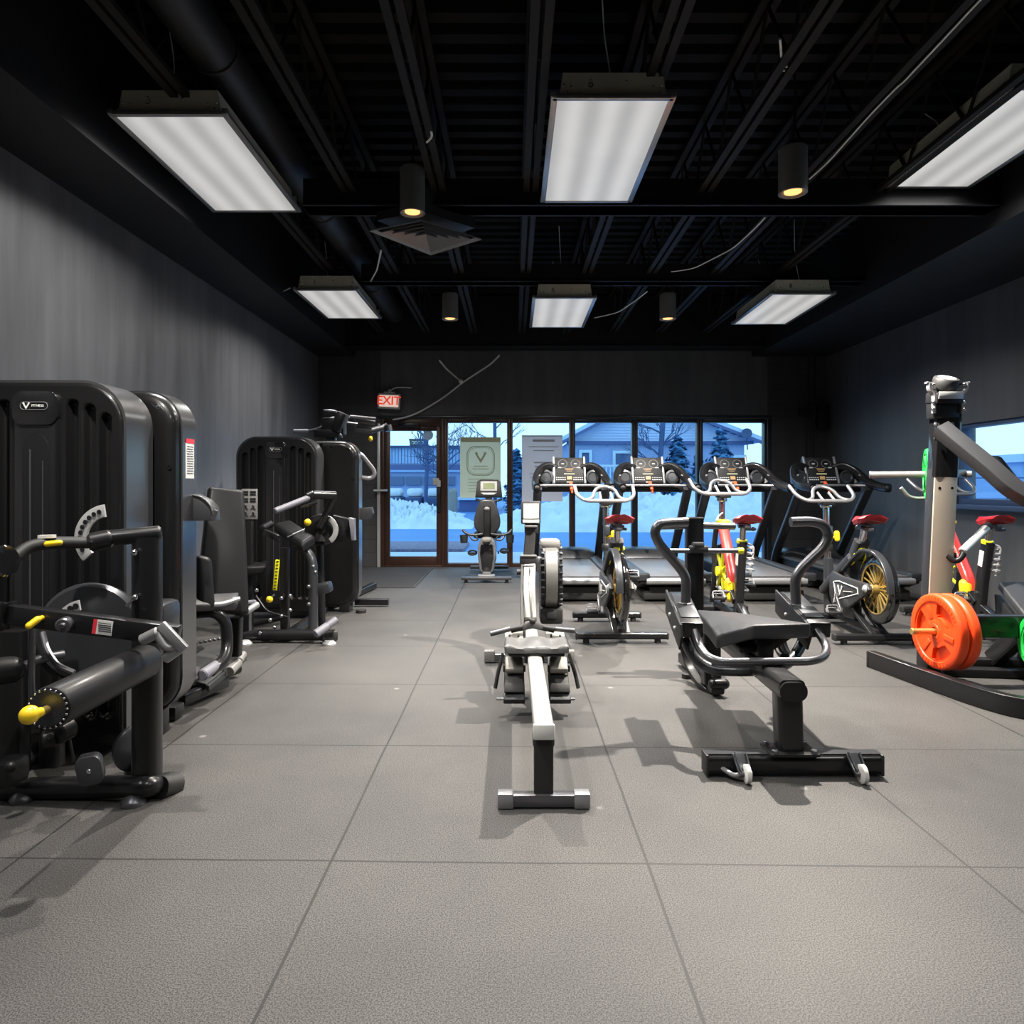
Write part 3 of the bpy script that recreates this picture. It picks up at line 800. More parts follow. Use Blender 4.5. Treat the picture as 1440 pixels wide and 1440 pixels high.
for i in range(3):
    p0 = P(556+i*28, 690, 33)
    r = thing('parked_car', ['snow-covered parked car before the long building, nearest the hinge side of the door', 'snow-covered parked car before the long building, in the middle of the door glass', 'snow-covered parked car before the long building, nearest the door lock'][i], 'car', (p0.x, 33, GZ), 'snow-covered cars by the long building')
    k = MB(); k.box((p0.x, 33, GZ+.45), (.8, 1.8, .5), bev=.12); k.build('body', 'navy', r)
    k = MB(); k.box((p0.x, 33, GZ+.9), (.7, 1.1, .4), bev=.14); k.build('roof', 'snow', r)

# gabled house opposite the windows
Yh = 27.0
r = thing('house', 'gabled clapboard house with white-framed windows opposite the treadmills', 'house', (5.6, 27, GZ))
L, Rr, ap = P(786, 622, Yh), P(1068, 622, Yh), P(905, 560, Yh)
k = MB(); k.prism([V((L.x+.35, Yh, GZ)), V((Rr.x-.6, Yh, GZ)), V((Rr.x-.6, Yh, Rr.z)), V((L.x+.35, Yh, L.z))], (0, 6, 0)); k.build('wall', 'brick_blue', r)
k = MB(); k.prism([V((L.x+.1, Yh-.05, L.z)), V((Rr.x-.3, Yh-.05, Rr.z)), V((ap.x, Yh-.05, ap.z))], (0, .12, 0))
for i in range(16):
    t = i/16; z = L.z+(ap.z-L.z)*t
    k.box((L.x+(ap.x-L.x)*(t+1)/2*1.0+((Rr.x-ap.x)*(1-t))/2, Yh-.06, z+.05), ((Rr.x-L.x)*(1-t)*.96, .05, .03))
k.build('gable', 'siding_blue', r)
k = MB()
for (p, q) in ((L, ap), (ap, Rr)):
    k.prism([V((p.x, Yh-.6, p.z-.02)), V((q.x, Yh-.6, q.z-.02)), V((q.x, Yh-.6, q.z+.14)), V((p.x, Yh-.6, p.z+.14))], (0, 7, 0))
k.build('roof', 'roof_snow', r)
k = MB()
for (p, q) in ((L, ap), (ap, Rr)):
    k.prism([V((p.x, Yh-.62, p.z-.14)), V((q.x, Yh-.62, q.z-.14)), V((q.x, Yh-.62, q.z-.02)), V((p.x, Yh-.62, p.z-.02))], (0, .1, 0))
k.build('bargeboard', 'fascia', r)
k = MB(); k.box(((L.x+Rr.x)/2, Yh-.12, L.z-.02), (Rr.x-L.x-.6, .2, .12)); k.build('fascia', 'fascia', r)
for (a, b, c, d_) in ((814, 832, 633, 690), (861, 892, 634, 664), (1030, 1048, 640, 668)):
    p, q = P(a, d_, Yh), P(b, c, Yh); fr = MB()
    rect_frame(fr, p.x, q.x, p.z, q.z, Yh-.08, .11, .14); f_ = fr.build('window', 'house_trim', r)
    g = MB(); g.box(((p.x+q.x)/2, Yh-.03, (p.z+q.z)/2), (q.x-p.x-.1, .04, q.z-p.z-.1)); g.build('pane', 'house_glass', f_)
k = MB()
p, q = P(832, 680, Yh-1.2), P(862, 655, Yh-1.2)
k.box(((p.x+q.x)/2, Yh-1.2, q.z), (q.x-p.x+1.2, .08, .08)); k.box(((p.x+q.x)/2, Yh-1.2, p.z), (q.x-p.x+1.2, .08, .08))
for i in range(13): k.box((p.x-.5+(q.x-p.x+1.0)*i/12, Yh-1.2, (p.z+q.z)/2), (.05, .05, q.z-p.z))
k.build('porch_rail', 'house_trim', r)
k = MB(); p = P(1050, 610, Yh-.8); k.lathe(p, (-.3, -1, .25), [(0, .02), (.03, .12), (.06, .2), (.07, .2), (.02, .0)], 20); k.bar(p, p+V((.1, .2, -.6)), .04, .04); k.build('satellite_dish', 'navy', r)

# second house, further left between the posters
r = thing('garage', 'dark blue outbuilding with a snowy roof between the two posters', 'building', (-.4, 33, GZ))
bx(716, 742, 655, 719, 33, 4, 'wall', 'brick_blue', r)
k = MB(); a, b = P(713, 655, 33), P(745, 655, 33); t = P(722, 632, 33)
k.prism([V((a.x, 32.6, a.z)), V((b.x, 32.6, b.z)), V((t.x, 32.6, t.z))], (0, 5, 0)); k.build('roof', 'fascia', r)
k = MB()
for i in range(6):
    z = P(720, 668+i*6, 33).z; k.box(((a.x+b.x)/2, 32.96, z), (b.x-a.x-.3, .08, .05))
k.build('siding_rows', 'siding_blue', r)
r = thing('utility_shed', 'low blue shed beyond the snow under the cream poster', 'building', (-2, 32, GZ))
bx(646, 680, 702, 720, 32, 3, 'wall', 'fascia', r)
bx(644, 682, 699, 703, 32, 3.4, 'roof', 'roof_snow', r, .2)
k = MB(); p = P(637, 707, 24); k.cyl((p.x, 24, GZ), (p.x, 24, p.z+.35), .16, 16, .03); k.sph((p.x, 24, p.z+.36), .16)
tag(k.build('bollard', 'cream_plastic'), 'pale round-topped bollard standing in the snow beside the door frame', 'bollard')

# trees
def bare_tree(x, y, h, seed, label, m='bark', group='bare trees outside', n=7):
    rnd = random.Random(seed); r = thing('bare_tree', label, 'tree', (x, y, GZ), group)
    tr = MB(); br = MB()
    tr.tube([V((x, y, GZ)), V((x+rnd.uniform(-.1, .1), y, GZ+h*.4)), V((x+rnd.uniform(-.2, .2), y, GZ+h))], .09, 8, .2)
    def grow(p, d, L, rad, lv):
        q = p + d*L
        mid = p + d*L*.5 + V((rnd.uniform(-.1, .1), rnd.uniform(-.1, .1), rnd.uniform(0, .1)))*L
        br.sweep([p, mid, q], circ(rad, 5), scale=lambda t: 1-.55*t)
        if lv > 0:
            for _ in range(3):
                e = (d + V((rnd.uniform(-.8, .8), rnd.uniform(-.6, .6), rnd.uniform(-.1, .7)))).normalized()
                grow(p + d*L*rnd.uniform(.45, 1), e, L*rnd.uniform(.5, .75), rad*.55, lv-1)
    for i in range(n):
        a = rnd.uniform(0, 2*PI); z = GZ+h*rnd.uniform(.3, .95)
        grow(V((x, y, z)), V((math.cos(a), math.sin(a)*.5, rnd.uniform(.25, .9))).normalized(), h*.22, .035, 3)
    tr.build('trunk', m, r); br.build('branches', m, r)
bare_tree(-2.4, 24.6, 4.8, 4, 'leafless tree beside the left edge of the cream poster', n=12)
bare_tree(-.85, 34.5, 7.2, 9, 'leafless tree rising above the cream poster', n=12)
bare_tree(-4.0, 31.5, 6.4, 15, 'leafless tree seen through the upper part of the glass door', n=9)
bare_tree(5.0, 22.9, 3.6, 21, 'leafless sapling in front of the evergreens', n=8)
def spruce(x, y, h, rb, seed, label):
    rnd = random.Random(seed); r = thing('spruce_tree', label, 'tree', (x, y, GZ), 'evergreens by the house')
    t = MB(); t.cyl((x, y, GZ), (x, y, GZ+h*.9), .1, 8, .01, .03); t.build('trunk', 'bark', r)
    f = MB(); k = 0
    lv = int(h*7)
    for i in range(lv):
        t_ = i/lv; z = GZ+.25+h*t_*.97; R = rb*(1-t_)**.8*rnd.uniform(.75, 1.1)+.05
        nn = max(5, int(16*(1-t_)+5))
        for j in range(nn):
            a = 2*PI*(j+rnd.random())/nn; L = R*rnd.uniform(.6, 1.1); dz = -.25*L+rnd.uniform(-.05, .12)
            d = V((math.cos(a), math.sin(a), 0)); s_ = V((-d.y, d.x, 0)); p = V((x, y, z))
            for m2 in range(4):
                c = p + d*L*(.3+.22*m2) + V((0, 0, dz*(.3+.22*m2))); wd = .13+.06*rnd.random()
                f.bm.faces.new([f.bm.verts.new(c - s_*wd + V((0, 0, -.07))), f.bm.verts.new(c + d*.16 + V((0, 0, -.03+rnd.uniform(-.05, .05)))), f.bm.verts.new(c + s_*wd + V((0, 0, -.05))), f.bm.verts.new(c - d*.08 + V((0, 0, .10)))])
    f.build('foliage', 'spruce', r, smooth=False, recalc=False)
p = P(957, 700, 24.5); spruce(p.x-.1, 24.5, 2.9, 1.15, 1, 'bushy evergreen in front of the house, between the second and third treadmill consoles')
p = P(1008, 700, 24); spruce(p.x+.15, 24, 3.1, 1.05, 2, 'bushy evergreen in front of the house, behind the third treadmill console')
p = P(984, 700, 25.6); spruce(p.x, 25.75, 2.3, .5, 3, 'evergreen standing between and behind the two bushy ones')
p = P(726, 700, 28); spruce(p.x, 28, 2.6, .7, 4, 'dark evergreen between the two window posters')

# what the right wall window looks out on
r = thing('neighbour_building', 'pale low building seen through the right wall window', 'building', (26, 22, GZ))
k = MB(); k.box((26, 24, 1.0), (14, 8, 2.1)); k.build('wall', 'siding_pale', r)
k = MB(); k.box((26, 24, 2.2), (14.6, 8.6, .3)); k.build('roof', 'roof_snow', r)
r = thing('snow_fence', 'wire fence beyond the right wall window', 'fence', (14, 16, GZ))
for i in range(20):
    k = MB(); k.box((13.2+i*.8, 19.5-i*.24, .7), (.06, .06, 1.5)); k.build('post', 'navy', r)
k = MB()
for z in (.3, .8, 1.4): k.bar((13.2, 19.5, z), (28.4, 14.94, z), .03, .03)
k.build('rail', 'navy', r)
# ------------------------------------------------------------------ left row of weight machines
def logo_plate(parent, c, wd, ydir=-1):
    """oval badge: the horned mark and a line of lettering"""
    c = V(c); h = wd*.28
    k = MB(); q = [c + V((a, 0, b)) for a, b in rrect(wd, h, h*.48, 6)]
    k.sweep(q, circ(wd*.012, 6), closed=True); e = k.build('badge', 'silver_paint', parent)
    k = MB(); horns(k, c + V((-wd*.26, -.002, 0)), (1, 0, 0), (0, 0, 1), wd*.27, (0, -.003, 0)); k.build('emblem', 'label_white', e)
    text_mesh('FITNESS', wd*.13, 'lettering', 'label_white', e, c + V((wd*.15, -.002, .0)), (PI/2, 0, 0), .001, 1.0)

def fluted(parent, xc, yf, hw, ztop, depth, hat=True):
    w, h = hw*2, ztop-.06; u = hw/.37
    fl_ = []
    for k, (du, dt) in enumerate(((.150, .075), (.224, .095), (.296, .135))):
        for sgn in (-1, 1): fl_.append((sgn*du*u, .12, h-dt, .027*u, .04))
    k = MB(); cover(k, xc, yf, .06, w, h, depth, .19*u, .05, .018, fl_, 150, 150)
    k.build('shroud', 'shroud_black', parent, ang=70)
    # polished rim around the side of the shroud
    k = MB(); prof = [(-.006, -depth*.5), (.006, -depth*.5), (.006, depth*.42), (-.006, depth*.42)]
    loop = [V((xc - w/2 - .004, yf+depth*.55, .1))] + [V((xc + a, yf+depth*.55, .06 + h + .004 - (.19*u) + b)) for a, b in
            [(-(w/2+.004-.19*u) - .19*u*math.cos(t), .19*u*math.sin(t)) for t in [PI/2*i/10 for i in range(11)]] +
            [((w/2+.004-.19*u) + .19*u*math.sin(t), .19*u*math.cos(t)) for t in [PI/2*i/10 for i in range(11)]]] + [V((xc + w/2 + .004, yf+depth*.55, .1))]
    k.sweep(loop, prof, up=(0, 1, 0)); k.build('shroud_rim', 'shroud_side', parent)
    # glossy centre window with its hood
    k = MB(); pw = .19*u
    k.prism([V((xc + a, yf-.012, .10 + (h-.08)/2 + b)) for a, b in rrect(pw, h-.10, .045, 5)], (0, .03, 0), .004)
    pn = k.build('stack_window', 'gloss_black', parent)
    k = MB(); hz = .06+h-.045
    k.prism([V((xc + a, yf-.022, hz-.07 + b)) for a, b in rrect(pw+.012, .15, .05, 6)], (0, .03, 0), .006)
    hd = k.build('window_hood', 'gloss_black', parent)
    logo_plate(hd, (xc+.0, yf-.025, hz-.062), pw*.62)
    k = MB(); aw = pw*.30
    k.prism([V((xc-aw, yf-.016, .14)), V((xc+aw, yf-.016, .14))] + [V((xc+aw*math.cos(PI*i/14), yf-.016, hz-.25+aw*1.2*math.sin(PI*i/14))) for i in range(15)], (0, .004, 0)); k.build('window_slot', 'display_black', pn)
    k = MB(); k.cyl((xc+.0-.02*u, yf-.020, .25), (xc-.02*u, yf-.020, hz-.25), .004, 8, 0); k.cyl((xc+.035*u, yf-.020, .25), (xc+.035*u, yf-.020, hz-.3), .002, 6, 0); k.build('guide_rod', 'steel_grey', pn)

# === leg curl machine at the front left
r = M1 = thing('leg_curl_machine', 'weight machine with a thick black roller pad and yellow knobs, nearest on the left', 'exercise machine', (-1.9, 2.75, 0))
fluted(r, -2.07, 2.98, .37, 1.65, .24)
k = MB(); k.tube([P(-30, 1116, 2.62), P(60, 1108, 2.62), P(180, 1106, 2.60), P(206, 1106, 2.57), P(240, 1100, 2.72)], .040, 16, .05); 
k.tube([V((-1.40, 2.62, .045)), V((-1.62, 2.98, .045))], .035, 12); k.tube([V((-2.05, 2.62, .05)), V((-2.05, 3.05, .05))], .04, 12)
k.build('base_frame', 'black_satin', r)
k = MB(); a, b = P(222, 1107, 2.62), P(245, 1102, 2.70); k.sweep([a, b], rrect(.098, .082, .035, 5)); k.build('end_cap', 'rubber_black', r)
for (px, py, Y) in ((188, 1131, 2.57), (32, 1125, 2.60)):
    c = P(px, py, Y); c.z = .0; k = MB(); k.lathe(c, (0, 0, 1), [(.0, .046), (.006, .047), (.02, .04), (.034, .024), (.036, .02)], 24); k.lathe(c+V((0, 0, .036)), (0, 0, 1), [(0, .02), (.003, .018)], 16); k.build('foot', 'steel_grey', r)
k = MB(); k.beam([V((-1.405, 2.63, .05)), V((-1.405, 2.63, 1.0))], .10, .085, .03, up=(0, 1, 0)); k.build('post', 'black_satin', r)
k = MB(); k.beam([V((-1.98, 2.72, .05)), V((-1.98, 2.72, .62))], .09, .07, .015, up=(0, 1, 0)); k.beam([V((-1.885, 2.80, .05)), V((-1.885, 2.80, .5))], .08, .06, .015, up=(0, 1, 0)); k.build('seat_post', 'black_powder', r)
# upper handle
k = MB(); k.cyl(P(150, 757, 2.58), P(227, 750, 2.64), .031, 24, .008); k.cyl(P(124, 764, 2.54), P(158, 757, 2.58), .036, 24, .01); k.sph(P(129, 763, 2.525), .013, n=10); k.build('pivot_tube', 'black_satin', r)
k = MB(); k.tube([P(126, 763, 2.55), P(70, 763, 2.5), P(40, 768, 2.46), P(14, 790, 2.4), P(-14, 802, 2.35)], .0225, 14, .06); h_ = k.build('handle_bar', 'rubber_black', r)
k = MB(); k.capsule(P(66, 765, 2.455), P(84, 763, 2.465), .010); k.build('release_lever', 'yellow', h_, 'yellow release lever')
k = MB(); k.box(P(66, 754.5, 2.485), (.055, .02, .012), (0, -.03, 0)); k.build('sticker', 'label_white', h_)
k = MB(); k.lathe(P(-2, 790, 2.36), (1, -.1, .1), [(0, .05), (.006, .056), (.03, .056), (.036, .05)], 24); k.build('hand_disc', 'gloss_black', r)
# range plates
k = MB(); c = P(152, 757, 2.70); k.arcplate(c, (1, 0, 0), (0, 0, 1), .085, .135, math.radians(98), math.radians(222), (0, .012, 0), 20, .002); pl = k.build('range_plate', 'silver_plate', r, 'silver curved range plate')
k = MB()
for i in range(9):
    a = math.radians(108+12*i); p = c + V((math.cos(a)*.11, -.002, math.sin(a)*.11)); k.cyl(p, p+V((0, -.002, 0)), .009, 12, 0)
k.build('pin_hole', 'gloss_black', pl)
c = P(120, 892, 2.78); k = MB(); k.lathe(c+V((0, .05, 0)), (.12, -1, .05), [(0, .20), (.03, .205), (.045, .19), (.052, .0)], 48); k.build('cam_cover', 'gunmetal', r)
k = MB(); cc = P(118, 888, 2.70); k.arcplate(cc, (1, 0, 0), (0, 0, 1), .085, .125, math.radians(100), math.radians(165), (0, .01, 0), 12, .002); pl = k.build('range_plate', 'silver_plate', r, 'silver curved range plate')
k = MB()
for i in range(5):
    a = math.radians(107+13*i); p = cc + V((math.cos(a)*.105, -.002, math.sin(a)*.105)); k.cyl(p, p+V((0, -.002, 0)), .012, 12, 0)
k.build('pin_hole', 'gloss_black', pl)
k = MB(); k.tube([P(60, 890, 2.66), P(66, 915, 2.62), P(80, 936, 2.6), P(104, 946, 2.6)], .011, 8, .03); k.build('crank_rod', 'steel_grey', r)
# thigh arm and the sticker on it
k = MB(); k.bar(P(-30, 858, 2.44), P(252, 893, 2.50), .055, .072, .008, up=(0, 0, 1)); ar = k.build('thigh_arm', 'black_satin', r)
k = MB(); k.bar(P(8, 862, 2.44), P(14, 863, 2.44), .066, .086, .006, up=(0, 0, 1)); k.build('collar', 'black_powder', ar)
d = (P(252, 893, 2.50)-P(-30, 858, 2.44)).normalized()
a, b = P(130, 873, 2.435), P(136, 874, 2.435)
k = MB(); k.bar(P(130.5, 880.5, 2.448), P(136, 881.2, 2.449), .002, .052, up=(0, 0, 1)); k.build('sticker_edge', 'label_red', ar)
k = MB(); k.bar(P(136, 881.2, 2.449), P(158, 884, 2.452), .002, .052, up=(0, 0, 1)); k.build('sticker', 'label_white', ar)
k = MB()
for i in range(5): k.bar(P(138, 875.5+i*2.8, 2.4465), P(156, 877.7+i*2.8, 2.4495), .001, .0022, up=(0, 0, 1))
k.build('sticker_print', 'plastic_charcoal', ar)
k = MB(); k.cyl(P(88, 880, 2.40), P(102, 872, 2.50), .026, 20, .005); k.cyl(P(86, 881, 2.385), P(89, 879, 2.40), .010, 12); k.build('pivot_bolt', 'steel_grey', r)
k = MB(); k.capsule(P(41, 880, 2.39), P(53, 871, 2.41), .012); k.cyl(P(53, 871, 2.41), P(64, 867, 2.45), .009, 10); k.build('adjuster_lever', 'yellow', r, 'yellow adjuster lever')
k = MB(); k.bar(P(226, 878, 2.44), P(260, 914, 2.44), .02, .035, .004); k.cyl(P(198, 901, 2.44), P(224, 888, 2.44), .020, 16, .006); k.tube([P(220, 890, 2.44), P(234, 912, 2.44), P(252, 908, 2.46)], .016, 12, .02); k.cyl(P(232, 926, 2.46), P(252, 912, 2.46), .020, 16); k.build('roller_bracket', 'silver_paint', r)
# the roller pad
na, fa = V((-1.372, 2.02, .538)), V((-1.385, 2.60, .535))
k = MB(); L = (fa-na).length; R = .0645
k.lathe(na, fa-na, [(0, R-.01), (.004, R-.003), (.012, R), (L-.03, R), (L-.012, R-.006), (L, R-.02)], 40); ro = k.build('roller_pad', 'vinyl_black', r)
k = MB(); dn = (na-fa).normalized(); k.lathe(na, dn, [(-.002, R-.012), (.004, R-.012), (.005, 0)], 32); k.build('roller_cap', 'gunmetal', ro)
x_, y_, _ = frame_z(dn)
for i in range(22):
    a = 2*PI*i/22; k = MB() if i == 0 else k
    k.sph(na + dn*.003 + (x_*math.cos(a)+y_*math.sin(a))*(R-.008), .0035, n=6)
k.build('roller_stud', 'chrome', ro)
k = MB(); k.cyl(na, na+dn*.035, .012, 16); k.build('axle', 'gold', ro)
kb = na+dn*.055+V((-.018, 0, .0)); k = MB(); k.sph(kb, .027, n=24); k.cyl(kb+V((.010, .01, 0)), na+dn*.03+V((.008, 0, .004)), .016, 16, .004, .013); k.build('knob', 'yellow', ro, 'yellow ball knob')
# lower hinge and pulley
k = MB(); k.cyl(P(78, 1032, 2.5), P(98, 1022, 2.56), .042, 20, .006); k.cyl(P(60, 1040, 2.5), P(80, 1036, 2.52), .034, 18, .006); k.cyl(P(70, 1036, 2.46), P(72, 1036, 2.49), .012, 10); k.build('hinge', 'black_powder', r)
k = MB(); k.cyl(P(98, 1040, 2.52), P(104, 1072, 2.52), .005, 8, 0); k.build('pull_cable', 'rubber_black', r)
c = P(125, 1085, 2.5); k = MB(); k.prism([c + V((a*math.cos(.2)-b*math.sin(.2), 0, a*math.sin(.2)+b*math.cos(.2))) for a, b in rrect(.098, .105, .03, 5)], (-.02, .05, 0), .004); pg = k.build('pulley_guard', 'plastic_charcoal', r)
k = MB(); k.cyl(c+V((0, -.003, 0)), c+V((0, .002, 0)), .009, 12); k.build('guard_bolt', 'chrome', pg)
k = MB(); k.lathe(P(186, 1050, 2.85), (1, -.5, 0), [(0, .09), (.02, .095), (.03, .08), (.032, 0)], 32); k.build('pulley', 'gunmetal', r)
k = MB(); k.capsule(P(-40, 948, 2.45), P(14, 942, 2.55), .05, 24); k.build('ankle_roller', 'vinyl_black', r)
k = MB(); k.tube([P(16, 945, 2.6), P(60, 925, 2.65), P(90, 920, 2.7)], .018, 10, .03); k.tube([P(45, 880, 2.5), P(44, 940, 2.55), P(46, 1010, 2.6)], .012, 10, .03); k.build('link_rod', 'steel_grey', r)
k = MB(); k.sph(P(189, 777, 2.575), .014, n=12); k.sph(P(190, 840, 2.575), .013, n=12); k.cyl(P(190, 840, 2.575), P(178, 852, 2.6), .006, 8); k.build('post_bolt', 'chrome', r)
k = MB(); k.box(P(12, 1085, 2.55), (.09, .12, .10), bev=.02); k.sph(P(15, 1078, 2.48), .02, n=10); k.build('seat_adjuster', 'black_powder', r)

# === back cover machine behind it: seat with high pad, curved tubes and step plate
def back_cover(parent, xc, yf, hw, ztop, depth, zb=.10):
    k = MB(); cover(k, xc, yf, zb, hw*2, ztop-zb, depth, .17, .17, .05, (), 70, 60); k.build('back_cover', 'shroud_black', parent, ang=60)
    k = MB(); R = .17; h = ztop-zb; x1 = hw+.003
    lp = []
    for cxx, czz, a0 in ((hw-R, h-R, 0), (-hw+R, h-R, PI/2), (-hw+R, R, PI), (hw-R, R, 1.5*PI)):
        for i in range(9):
            a = a0+PI/2*i/8; lp.append(V((xc+cxx+(R+.003)*math.cos(a), yf+depth*.62, zb+czz+(R+.003)*math.sin(a))))
    k.sweep(lp, [(-.004, -depth*.36), (.004, -depth*.36), (.004, depth*.36), (-.004, depth*.36)], closed=True, up=(0, 1, 0))
    k.build('side_band', 'shroud_side', parent)
r = thing('adductor_machine', 'weight machine seen from its smooth black back, with white safety label and tall pad', 'exercise machine', (-1.9, 3.9, 0))
back_cover(r, -1.98, 3.26, .375, 1.65, .20)
k = MB()
for (px, py) in ((223, 573), (238, 657)):
    p = P(px, py, 3.262); k.lathe(p, (0, -1, 0), [(0, .011), (.004, .011), (.004, .006), (-.003, .005)], 16)
k.build('cover_bolt', 'gloss_black', r)
k = MB(); k.box((-1.72, 3.30, .05), (.09, .08, .14), bev=.005); k.box((-2.2, 3.30, .05), (.09, .08, .14), bev=.005); k.box((-1.95, 3.5, .04), (.5, .1, .07), bev=.01); k.build('base_foot', 'black_satin', r)
lb = MB(); lb.box((-1.598, 3.385, 1.33), (.004, .085, .195)); l_ = lb.build('safety_label', 'label_white', r, 'white safety label')
lb = MB(); lb.box((-1.597, 3.385, 1.417), (.004, .085, .022)); lb.build('label_header', 'label_red', l_)
lb = MB()
for i in range(12): lb.box((-1.5955, 3.385, 1.39-i*.012), (.002, .066, .003))
lb.build('label_print', 'plastic_charcoal', l_)
k = MB(); c = P(280, 718, 3.42)
k.prism([P(255, 697, 3.42), P(272, 695, 3.42), P(288, 703, 3.42), P(298, 713, 3.42), P(300, 732, 3.42), P(255, 733, 3.42)], (0, .09, 0), .008); cu = k.build('cup_holder', 'plastic_charcoal', r)
k = MB(); k.tube([P(270, 696, 3.42), P(284, 699, 3.41), P(295, 709, 3.41), P(300, 724, 3.41)], .005, 8, .02); k.cyl(P(299, 731, 3.42), P(304, 717, 3.42), .012, 12); k.build('holder_rim', 'steel_grey', cu)
def pad4(c4, thick, bev, name, m, parent, seg=4, label=None):
    """upholstered pad from four corners of its face; thickness goes away along the face normal"""
    c4 = [V(p) for p in c4]; n = (c4[1]-c4[0]).cross(c4[3]-c4[0]).normalized()
    k = MB(); k.prism(c4, n*thick, 0)
    bmesh.ops.bevel(k.bm, geom=[e for e in k.bm.edges], offset=bev, segments=seg, affect='EDGES', profile=.5)
    return k.build(name, m, parent, label=label, ang=60)
pad4([P(291, 687, 4.15), P(341, 692, 4.25), P(348, 866, 4.05), P(272, 862, 3.95)], -.075, .024, 'back_pad', 'vinyl_black', r)
pad4([P(268, 782, 3.75), P(290, 786, 3.8), P(295, 858, 3.75), P(268, 858, 3.7)], -.12, .03, 'thigh_pad', 'vinyl_black', r)
pad4([P(262, 846, 3.65), P(332, 842, 3.95), P(330, 860, 3.8), P(262, 862, 3.55)], -.05, .015, 'seat', 'vinyl_grey', r)
k = MB(); k.tube([P(296, 852, 3.75), P(332, 843, 3.85)], .018, 10); k.tube([P(262, 850, 3.6), P(310, 851, 3.7), P(336, 842, 3.8)], .014, 10, .05); k.build('seat_trim', 'silver_paint', r)
k = MB(); k.tube([P(275, 862, 3.7), P(302, 860, 3.72), P(317, 872, 3.75), P(320, 905, 3.75), P(317, 925, 3.7), P(305, 937, 3.65), P(296, 944, 3.6)], .031, 16, .08); lg = k.build('leg_tube', 'black_satin', r)
k = MB(); k.cyl(P(306, 935, 3.66), P(284, 950, 3.52), .030, 18, .006); k.build('foot_roller', 'grip_grey', lg)
k = MB(); k.beam([P(332, 868, 4.0), P(330, 922, 4.0)], .07, .06, .01, up=(0, 1, 0)); k.build('seat_column', 'black_powder', r)
k = MB(); k.prism([P(276, 958, 3.75), P(338, 916, 4.2), P(346, 918, 4.2), P(290, 962, 3.72)], (0, 0, -.03), .006); k.prism([P(240, 940, 3.72), P(270, 958, 3.72), P(340, 915, 4.2), P(300, 905, 4.3)], (0, 0, -.02), .004); st = k.build('step_plate', 'rubber_black', r)
k = MB(); k.bar(P(292, 968, 3.72), P(345, 925, 4.15), .02, .035, .005); k.build('step_edge', 'gunmetal', st)
k = MB(); k.cyl(P(322, 945, 3.9), P(334, 932, 4.02), .03, 18); k.cyl(P(336, 930, 4.02), P(342, 920, 4.12), .022, 14); k.build('step_roller', 'offwhite_grey', r)
k = MB(); k.tube([V((-2.0, 3.6, .05)), V((-1.72, 4.28, .05))], .035, 12); k.bar(P(255, 985, 3.60), P(318, 958, 3.95), .05, .06, .01); k.tube([V((-2.1, 3.5, .09)), V((-2.1, 4.6, .09))], .03, 10); k.build('base_frame', 'black_satin', r)
k = MB()
for i in range(9): k.sph(P(256+i*6.5, 908-i*1.2, 3.9), .011, (1, 1, .8), n=8)
k.build('chain', 'steel_grey', r)
k = MB(); k.cyl(P(345, 861, 4.1), P(362, 850, 4.2), .021, 14, .004); k.tube([P(338, 848, 4.1), P(358, 846, 4.3)], .012, 8); k.build('side_handle', 'silver_paint', r)
k = MB(); k.prism([P(330, 862, 4.3), P(350, 858, 4.3), P(350, 888, 4.3), P(330, 892, 4.3)], (0, .05, 0), .004); k.build('shin_plate', 'gunmetal', r)
k = MB(); k.box((-1.575, 3.08, .585), (.10, .16, .19), bev=.03); k.tube([V((-1.66, 3.1, .6)), V((-1.55, 3.0, .6))], .02, 10); k.build('pulley_box', 'gunmetal', r)

# === biceps machine, second fluted shroud
r = thing('arm_curl_machine', 'weight machine with sloping arm pad and yellow number strip before fluted shroud', 'exercise machine', (-1.9, 5.5, 0))
fluted(r, -2.105, 6.1, .355, 1.625, .22)
k = MB(); k.tube([P(325, 893, 5.22), P(420, 893, 5.20), P(470, 893, 5.18)], .042, 14); k.tube([V((-1.72, 5.2, .05)), V((-1.72, 6.2, .05))], .04, 12); k.build('base_frame', 'black_satin', r)
k = MB(); k.bar(P(452, 895, 5.18), P(475, 893, 5.22), .09, .08, .02); k.build('end_cap', 'rubber_black', r)
for px in (463, 345):
    c = P(px, 903, 5.14); c.z = 0; k = MB(); k.lathe(c, (0, 0, 1), [(0, .05), (.01, .05), (.03, .03), (.032, 0)], 18); k.build('foot', 'silver_plate', r)
k = MB()
for px in (337, 366): k.sph(P(px, 890, 5.15), .014, n=8)
k.build('frame_bolt', 'chrome', r)
k = MB(); k.cyl(P(443, 892, 5.0), P(461, 880, 5.08), .031, 18, .005); k.cyl(P(461, 880, 5.08), P(473, 871, 5.13), .027, 16, .004); k.build('foot_roller', 'grip_grey', r)
k = MB(); k.beam([P(401, 770, 5.3), P(401, 892, 5.3)], .062, .06, .01, up=(0, 1, 0)); k.build('seat_post', 'black_satin', r)
k = MB()
for (px, py) in ((396, 841), (408, 838), (396, 866), (408, 858), (380, 872), (386, 882), (361, 830)): k.sph(P(px, py, 5.25), .016, n=10)
k.build('post_bolt', 'chrome', r)
k = MB(); k.tube([P(418, 768, 5.35), P(432, 773, 5.32), P(440, 790, 5.3), P(441, 830, 5.28), P(440, 892, 5.25)], .04, 14, .12, ry=.032); k.build('pad_post', 'gunmetal', r)
k = MB()
for (px, py) in ((434, 825), (434, 850), (440, 797), (443, 805)):
    k = MB(); k.sph(P(px, py, 5.2), .017, n=10); k.build('post_knob', 'steel_grey', r)
